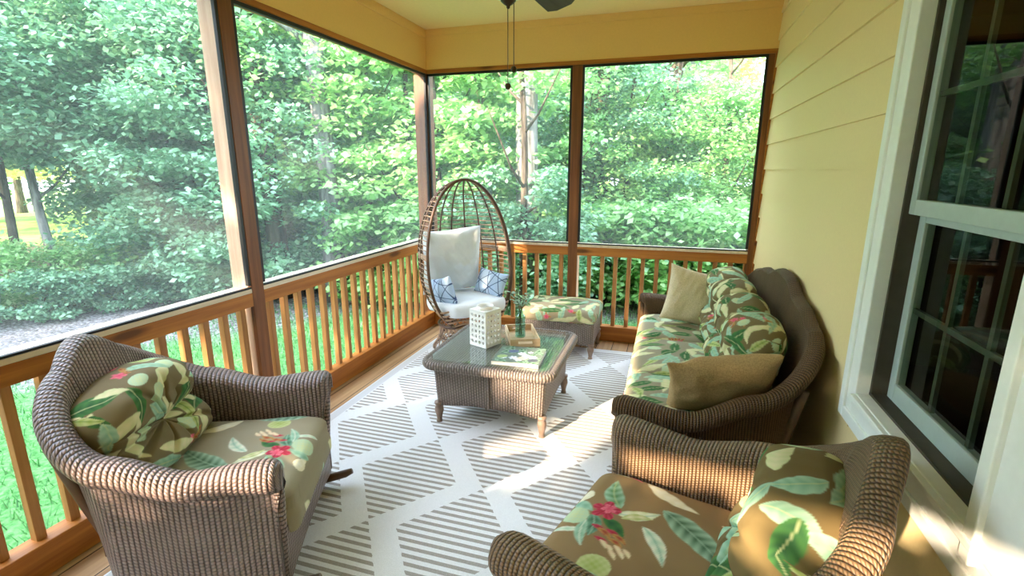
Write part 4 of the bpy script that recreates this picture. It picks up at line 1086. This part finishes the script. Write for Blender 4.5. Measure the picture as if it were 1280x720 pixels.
# ------------------------------------------------------------------ ceiling fan
fan = empty('ceiling_fan', (1.62, -2.5, 2.28)); tag(fan, 'dark ceiling fan with a glass light bowl and pull chains', 'fan')
b = MB(); b.lathe([(.001, .62), (.065, .62), (.06, .58), (.02, .55), (.014, .54), (.014, .34), (.07, .33), (.10, .29), (.10, .19), (.07, .16), (.06, .12), (.001, .12)], 28); b.build('motor_housing', M['bronze'], fan, smooth=True)
b = MB(); b.lathe([(.115, .125), (.115, .115), (.105, .075), (.075, .04), (.03, .022), (.001, .020)], 32); b.build('light_bowl', M['frost'], fan, smooth=True)
b = MB(); b.lathe([(.001, .03), (.032, .028), (.032, .018), (.018, .006), (.008, .0), (.007, -.008), (.001, -.012)], 20); b.build('finial', M['bronze'], fan, smooth=True)
for k in range(5):
    a = math.radians(81 + 72 * k)
    rows = []
    for t in np.linspace(0, 1, 14):
        x = .17 + .48 * t; w = .054 + .024 * t; w *= 1 if t < .93 else math.sqrt(max(.25, 1 - ((t - .93) / .075) ** 2))
        rows.append([(x, -w, .004 + w * .27), (x, w, .004 - w * .27), (x, w, -.004 - w * .27), (x, -w, -.004 + w * .27)])
    b = MB(); b.grid(rows, closev=True); e = 13 * 4; b.f += [[3, 2, 1, 0], [e, e + 1, e + 2, e + 3]]; b.mi += [0, 0]
    bl = b.build('blade', M['blade'], fan); bl.location = (0, 0, .165); bl.rotation_euler = (0, 0, a)
    b = MB(); b.box((.07, -.018, -.006), (.20, .018, .012)); b.build('blade_bracket', M['bronze'], bl, bevel=.003)
for (x, y, z1, nm) in ((.002, -.012, -.315, 'chain'), (.022, .008, -.245, 'chain')):
    b = MB(); b.tube([(x, y, .02), (x, y, z1)], .0018, 6); c = b.build('pull_chain', M['bronze'], fan)
    b = MB(); b.lathe([(.001, .014), (.010, .010), (.0135, 0), (.010, -.010), (.001, -.014)], 14, (x, y, z1)); b.build('pull_knob', M['bronze'], c, smooth=True)

# ------------------------------------------------------------------ garden
b = MB(); n = 60; gx = np.r_[np.linspace(-60, 45, 61)]; gy = np.r_[np.linspace(-45, 70, 61)]
b.grid([[(x, y, GZ + (.10 * math.sin(x * .31) * math.cos(y * .27) if math.hypot(x, y) > 9 else 0)) for y in gy] for x in gx]); gnd = struct(b.build('ground', M['ground'], smooth=True))

CAM = np.array((2.317, -4.695))
def polar(h, r):
    a = math.radians(h); return (CAM[0] - math.sin(a) * r, CAM[1] + math.cos(a) * r)
def leaves_mesh(name, n_cl, n_leaf, cloud, size, mt, seed, flat=.45, cl=.55):
    """many individual folded leaves grouped in sprays; cloud(r,k) gives spray centres"""
    r = np.random.default_rng(seed)
    cen = cloud(r, n_cl); n = n_cl * n_leaf
    c = np.repeat(cen, n_leaf, 0); rad = np.repeat(r.uniform(.6, 1.25, n_cl), n_leaf) * cl
    d = r.normal(0, 1, (n, 3)); d /= np.linalg.norm(d, axis=1, keepdims=True); d *= (r.random(n) ** .4)[:, None]
    p = c + d * np.c_[rad, rad, rad * flat]
    az = r.uniform(0, 2 * PI, n); tilt = r.normal(-.35, .35, n); rl = r.normal(0, .45, n)
    f = np.c_[np.cos(az) * np.cos(tilt), np.sin(az) * np.cos(tilt), np.sin(tilt)]
    s = np.c_[-np.sin(az), np.cos(az), np.zeros(n)]; up = np.cross(s, f) * -1
    s2 = s * np.cos(rl)[:, None] + up * np.sin(rl)[:, None]
    L = size * r.uniform(.65, 1.3, n)[:, None]
    v = np.stack([p, p + f * L * .5 + s2 * L * .36, p + f * L, p + f * L * .5 - s2 * L * .36], 1).reshape(-1, 3).astype(np.float32)
    me = bpy.data.meshes.new(name); me.vertices.add(len(v)); me.vertices.foreach_set('co', v.ravel())
    me.loops.add(4 * n); me.loops.foreach_set('vertex_index', np.arange(4 * n, dtype=np.int32))
    me.polygons.add(n); me.polygons.foreach_set('loop_start', np.arange(0, 4 * n, 4, dtype=np.int32)); me.polygons.foreach_set('loop_total', np.full(n, 4, np.int32))
    me.materials.append(mt); me.update(); me.validate()
    return me
def cloud_tree(z0, z1, R):
    def f(r, k):
        z = z0 + (z1 - z0) * r.random(k); t = (z - z0) / (z1 - z0); rad = R * (.55 + .45 * np.sin(PI * np.clip(t, .05, .95))) * np.sqrt(r.random(k)); a = r.uniform(0, 2 * PI, k)
        return np.c_[rad * np.cos(a), rad * np.sin(a), z]
    return f
LM = {}
def leafset(key, *a, **k): LM[key] = leaves_mesh('foliage_' + key, *a, **k)
leafset('near_a', 120, 190, cloud_tree(.5, 4.9, 1.7), .095, M['leaf_mint'], 1, cl=.5)
leafset('near_b', 120, 190, cloud_tree(.3, 4.8, 1.8), .09, M['leaf_mint'], 2, cl=.5)
leafset('high', 100, 190, cloud_tree(2.3, 5.6, 2.1), .10, M['leaf_mint'], 3, cl=.5)
leafset('maple', 90, 130, cloud_tree(.6, 4.7, 1.6), .13, M['leaf_green'], 4, flat=.30)
leafset('pale', 100, 190, cloud_tree(.3, 4.0, 1.8), .085, M['leaf_green'], 14, cl=.5)
leafset('mid', 80, 190, cloud_tree(.8, 7.2, 2.4), .14, M['leaf_green'], 5, cl=.8)
leafset('mid_b', 80, 190, cloud_tree(.8, 7.0, 2.4), .14, M['leaf_mint'], 6, cl=.8)
leafset('far', 80, 150, cloud_tree(2.0, 11, 3.6), .24, M['leaf_yellow'], 7, cl=1.1)
leafset('far_b', 80, 150, cloud_tree(.6, 11, 3.6), .24, M['leaf_green'], 8, cl=1.1)
leafset('bushy', 50, 170, cloud_tree(.2, 2.4, 1.2), .09, M['leaf_mint'], 16, cl=.45)
leafset('sparse', 26, 150, cloud_tree(2.0, 6.0, 1.3), .10, M['leaf_green'], 15, cl=.45)
leafset('sun_block', 230, 110, lambda r, k: np.c_[r.uniform(-1.1, 1.1, k), r.uniform(-.45, .45, k), np.r_[r.uniform(.1, 2.8, k - 60), r.uniform(2.8, 2.93, 60)]], .12, M['leaf_green'], 12, cl=.28)  # leaf block for the added, unseen sun blockers
leafset('shrub', 40, 130, cloud_tree(.1, 1.1, .9), .10, M['leaf_mint'], 9, cl=.35)
leafset('shrub_b', 40, 110, cloud_tree(.1, 1.7, 1.0), .12, M['leaf_green'], 10, cl=.45)
TM = {}
def trunk_mesh(key, r0, h, lean, mt, seed, nb=5):
    r = np.random.default_rng(seed); b = MB(); pa = []
    for k in range(14):
        t = k / 13; pa.append((lean * h * t + .05 * math.sin(t * 7 + seed), .06 * math.sin(t * 5 + seed * 2), h * t))
    b.tube(pa, [r0 * (1.35 if k == 0 else 1) * (1 - .55 * k / 13) for k in range(14)], 12)
    for k in range(nb):
        i = int(4 + 8 * k / nb); p = Vector(pa[i]); a = r.uniform(0, 6.3); L = h * r.uniform(.12, .22); d = Vector((math.cos(a), math.sin(a), .7))
        b.tube([p, p + d * L * .4, p + d * L + Vector((0, 0, L * .25))], [r0 * .35, r0 * .25, r0 * .1], 7)
    o = b.build('trunk', mt, None, smooth=True); me = o.data; bpy.data.objects.remove(o); TM[key] = me
trunk_mesh('thin', .07, 5.5, .03, M['bark_dark'], 1); trunk_mesh('thin_pale', .075, 5.5, -.10, M['bark_grey'], 2)
trunk_mesh('thick_pale', .19, 12, .0, M['bark_grey'], 3, 4); trunk_mesh('mid_pale', .17, 13, .0, M['bark_grey'], 4, 4); trunk_mesh('mid_dark', .17, 13, .01, M['bark_dark'], 5, 4)
trunk_mesh('shrub', .03, .9, .1, M['bark_dark'], 6, 4)
def tree(h, r, trunk, fol, label, group=None, s=1.0, name='tree', cat='tree', xy=None):
    x, y = xy if xy else polar(h, r)
    t = empty(name, (x, y, GZ), random.uniform(0, 6.3)); tag(t, label, cat, group); t.scale = (s, s, s)
    for nm, me in (('trunk', TM.get(trunk)), ('foliage', LM.get(fol))):
        if me is None: continue
        o = bpy.data.objects.new(nm, me); C.objects.link(o); o.parent = t
        if nm == 'trunk' and trunk == 'thin_pale': o.rotation_euler = (0, 0, -t.rotation_euler.z)
    return t
GL, GFAR, GB = 'leafy trees beyond the left screens', 'leafy trees beyond the far screens', 'bright trees deep in the woods'
L1 = 'cool green leafy tree among those beyond the left screens'; L2 = 'fresh green leafy tree among those beyond the far screens'; L3 = 'sunlit tree deep in the woods behind the nearer foliage'
# single trunks one can point to
tree(62.2, 11.5, 'thin', 'high', 'dark slim tree standing at the far left edge, before the bright clearing')
tree(59.5, 11.0, 'thin_pale', 'high', 'pale leaning slim tree second from the left edge')
tree(37.3, 8.9, 'mid_pale', 'sparse', 'straight grey trunk seen through the left screen beyond the middle post')
tree(15.2, 7.9, 'thick_pale', 'sparse', 'thick pale grey trunk seen right of the pull chains, behind the egg chair')
tree(42.6, 9.4, 'mid_dark', 'sparse', 'dark trunk just right of the middle post in the left screen')
tree(7.7, 10.5, 'mid_dark', 'sparse', 'brown trunk at the left side of the right far screen')
tree(0.8, 11.0, 'mid_dark', 'sparse', 'dark trunk near the middle of the right far screen')
tree(-1.4, 12.5, 'mid_pale', 'sparse', 'slim grey trunk just right of the dark one in the right far screen')
# near layer
for h, r, f in ((55.5, 13, 'high'), (52.5, 12.2, 'near_a'), (50.5, 10.8, 'near_b'), (47, 10.0, 'near_a'), (44.8, 9.4, 'near_b'), (40, 11.4, 'near_a')): tree(h, r, 'thin', f, L1, GL)
for h, r, f in ((33.0, 9.9, 'maple'), (29.0, 9.0, 'maple'), (25, 8.8, 'maple'), (20.5, 9.2, 'maple'), (15.5, 7.3, 'bushy'), (13, 11.0, 'near_b'), (9.5, 10.6, 'pale'), (5, 10.2, 'near_b'), (.3, 10.4, 'pale'), (-5.0, 10.2, 'pale'), (-9.5, 10.5, 'pale')): tree(h, r, 'thin', f, L2, GFAR, .9)
# middle layer
for h, r, f in ((70, 17, 'mid_b'), (50, 17, 'mid_b'), (46.5, 16, 'mid'), (43, 18, 'mid_b'), (38, 16, 'mid_b')): tree(h, r, 'mid_dark', f, L1, GL, 1.0)
for h, r, f in ((33, 17, 'mid'), (26, 16, 'mid'), (20, 17.5, 'mid'), (12, 16, 'mid_b'), (4, 17, 'mid'), (-1.5, 18, 'mid')): tree(h, r, 'mid_pale', f, L2, GFAR, .95)
# deep layer
for k, h in enumerate(np.arange(70, -14, -4.4)):
    if h < 12 and k % 2: continue
    tree(h, 25 + 5 * (k % 3), 'mid_dark', ('far', 'far_b', 'far')[k % 3], L3, GB, 1.0)
# understory
for k, h in enumerate(np.arange(66, 34, -2.6)): tree(h, 9.9 + .9 * (k % 2), 'shrub', ('shrub', 'shrub_b')[k % 2], 'low green bush at the edge of the leaf litter, beyond the left screens', 'bushes beyond the left screens', .62 if h > 54 else .8, 'bush', 'bush')
for k, h in enumerate(np.arange(32, -12, -3.2)): tree(h, 8.4 + .8 * (k % 2), 'shrub', ('shrub_b', 'shrub')[k % 2], 'low green bush at the edge of the lawn, beyond the far railing', 'bushes beyond the far railing', .95, 'bush', 'bush')
# trees to the left and rear of the porch (outside the frame)
for x, y in ((-9, -8), (-12, -3), (-13, -10)): tree(0, 0, 'mid_dark', 'mid_b', 'leafy tree standing left of the porch outside the view', 'trees left of the porch', 1.0, xy=(x, y))

for x, zs_ in ((-7.2, 1), (-5.2, 1), (-3.3, 1), (-1.55, .985), (.45, 1.068), (2.5, 1.075)):  # shrubs added out of view, heights set to cut the sun into patches
    t = tree(0, 0, 'shrub', 'sun_block', 'tall shrub added behind the porch to shape the sun patches, outside the view', 'added shrub row cutting the sun behind the porch', 1.0, 'sunblock_shrub', 'bush', xy=(x, -8.0)); t.rotation_euler = (0, 0, random.choice((0, PI))); t.scale = (1, 1, zs_)

for x in (-3.5, -5.4, -7.3, -9.2):  # tall foliage added out of view to block sun from the left
    t = tree(0, 0, 'shrub', 'sun_block', 'tall leafy evergreen added left of the porch end to cut the sun, outside the view', 'added foliage cutting the sun left of the porch end', 1.0, 'sunblocker', 'tree', xy=(x, -9.2)); t.rotation_euler = (0, 0, 0); t.scale = (1.0, 1.0, 2.3)

# grass blades near the railing
r = np.random.default_rng(17); n = 30000
px = r.uniform(-4.2, 3.2, n); py = r.uniform(-5.5, 4.2, n); ok = ((px < -.3) | (py > .35)) & (np.hypot(px - 1, py + 2.2) < 6.0); px, py = px[ok], py[ok]; n = len(px)
az = r.uniform(0, 2 * PI, n); hgt = r.uniform(.04, .09, n); wd = .006
P0 = np.c_[px, py, np.full(n, GZ)]; sd = np.c_[-np.sin(az), np.cos(az), np.zeros(n)] * wd; tip = P0 + np.c_[np.cos(az) * hgt * .6, np.sin(az) * hgt * .6, hgt]
v = np.stack([P0 - sd, P0 + sd, tip], 1).reshape(-1, 3)
b = MB(); b.v = v.tolist(); b.f = [[3 * i, 3 * i + 1, 3 * i + 2] for i in range(n)]; b.uv = [(0, 0)] * (3 * n); b.mi = [0] * n
M['grass'] = leaf_mat('lawn_grass', s2l(62, 120, 60), s2l(96, 156, 86), s2l(128, 180, 112))
tag(b.build('lawn_grass', M['grass']), 'short bright green lawn grass beside the porch', 'grass', kind='stuff')

# ------------------------------------------------------------------ light
SKY = .62
w = bpy.data.worlds.new('sky'); S.world = w; w.use_nodes = True; nt = w.node_tree; nt.nodes.clear()
out = nt.nodes.new('ShaderNodeOutputWorld'); bg = nt.nodes.new('ShaderNodeBackground'); sky = nt.nodes.new('ShaderNodeTexSky')
sky.sky_type = 'NISHITA'; sky.sun_disc = False; sky.sun_elevation = math.radians(40); sky.sun_rotation = math.radians(206); sky.air_density = 1.0; sky.dust_density = 1.5; sky.ozone_density = 1.5
hz = mix_(nt, .55, sky.outputs[0], (7.7, 9.1, 11.0, 1))      # thin bright cloud veil over the sky
nt.links.new(hz, bg.inputs[0]); bg.inputs[1].default_value = SKY; nt.links.new(bg.outputs[0], out.inputs[0])
sun = bpy.data.lights.new('sun', 'SUN'); sun.energy = 9.5; sun.angle = math.radians(.8); sun.color = (1.0, .80, .58)
so = bpy.data.objects.new('sun', sun); C.objects.link(so)
sd = Vector((-.45, -.89, .41)).normalized(); so.rotation_euler = sd.to_track_quat('Z', 'Y').to_euler(); so.location = (-6, -12, 9)

# ------------------------------------------------------------------ camera
cam = bpy.data.cameras.new('camera'); co = bpy.data.objects.new('camera', cam); C.objects.link(co); S.camera = co
f, yaw, pitch, roll = 628.733, .3003, .2309, .0009
cam.sensor_width = 36; cam.lens = 36 * f / 1280; cam.clip_start = .05; cam.clip_end = 400
cy, sy, cp, sp = math.cos(yaw), math.sin(yaw), math.cos(pitch), math.sin(pitch)
fw = Vector((-sy * cp, cy * cp, -sp)); rt = Vector((cy, sy, 0)); up = rt.cross(fw)
r2 = rt * math.cos(roll) + up * math.sin(roll); u2 = up * math.cos(roll) - rt * math.sin(roll)
co.matrix_world = Matrix(((r2.x, u2.x, -fw.x, 2.317), (r2.y, u2.y, -fw.y, -4.6946), (r2.z, u2.z, -fw.z, 1.6177), (0, 0, 0, 1)))

S.view_settings.view_transform = 'Standard'; S.view_settings.look = 'None'; S.view_settings.gamma = 1; S.view_settings.use_curve_mapping = False
S.view_settings.exposure = 1.33
cy_ = S.cycles
cy_.max_bounces = 8; cy_.diffuse_bounces = 5; cy_.glossy_bounces = 4; cy_.transmission_bounces = 6; cy_.transparent_max_bounces = 16
cy_.use_denoising = True; cy_.sample_clamp_indirect = 6
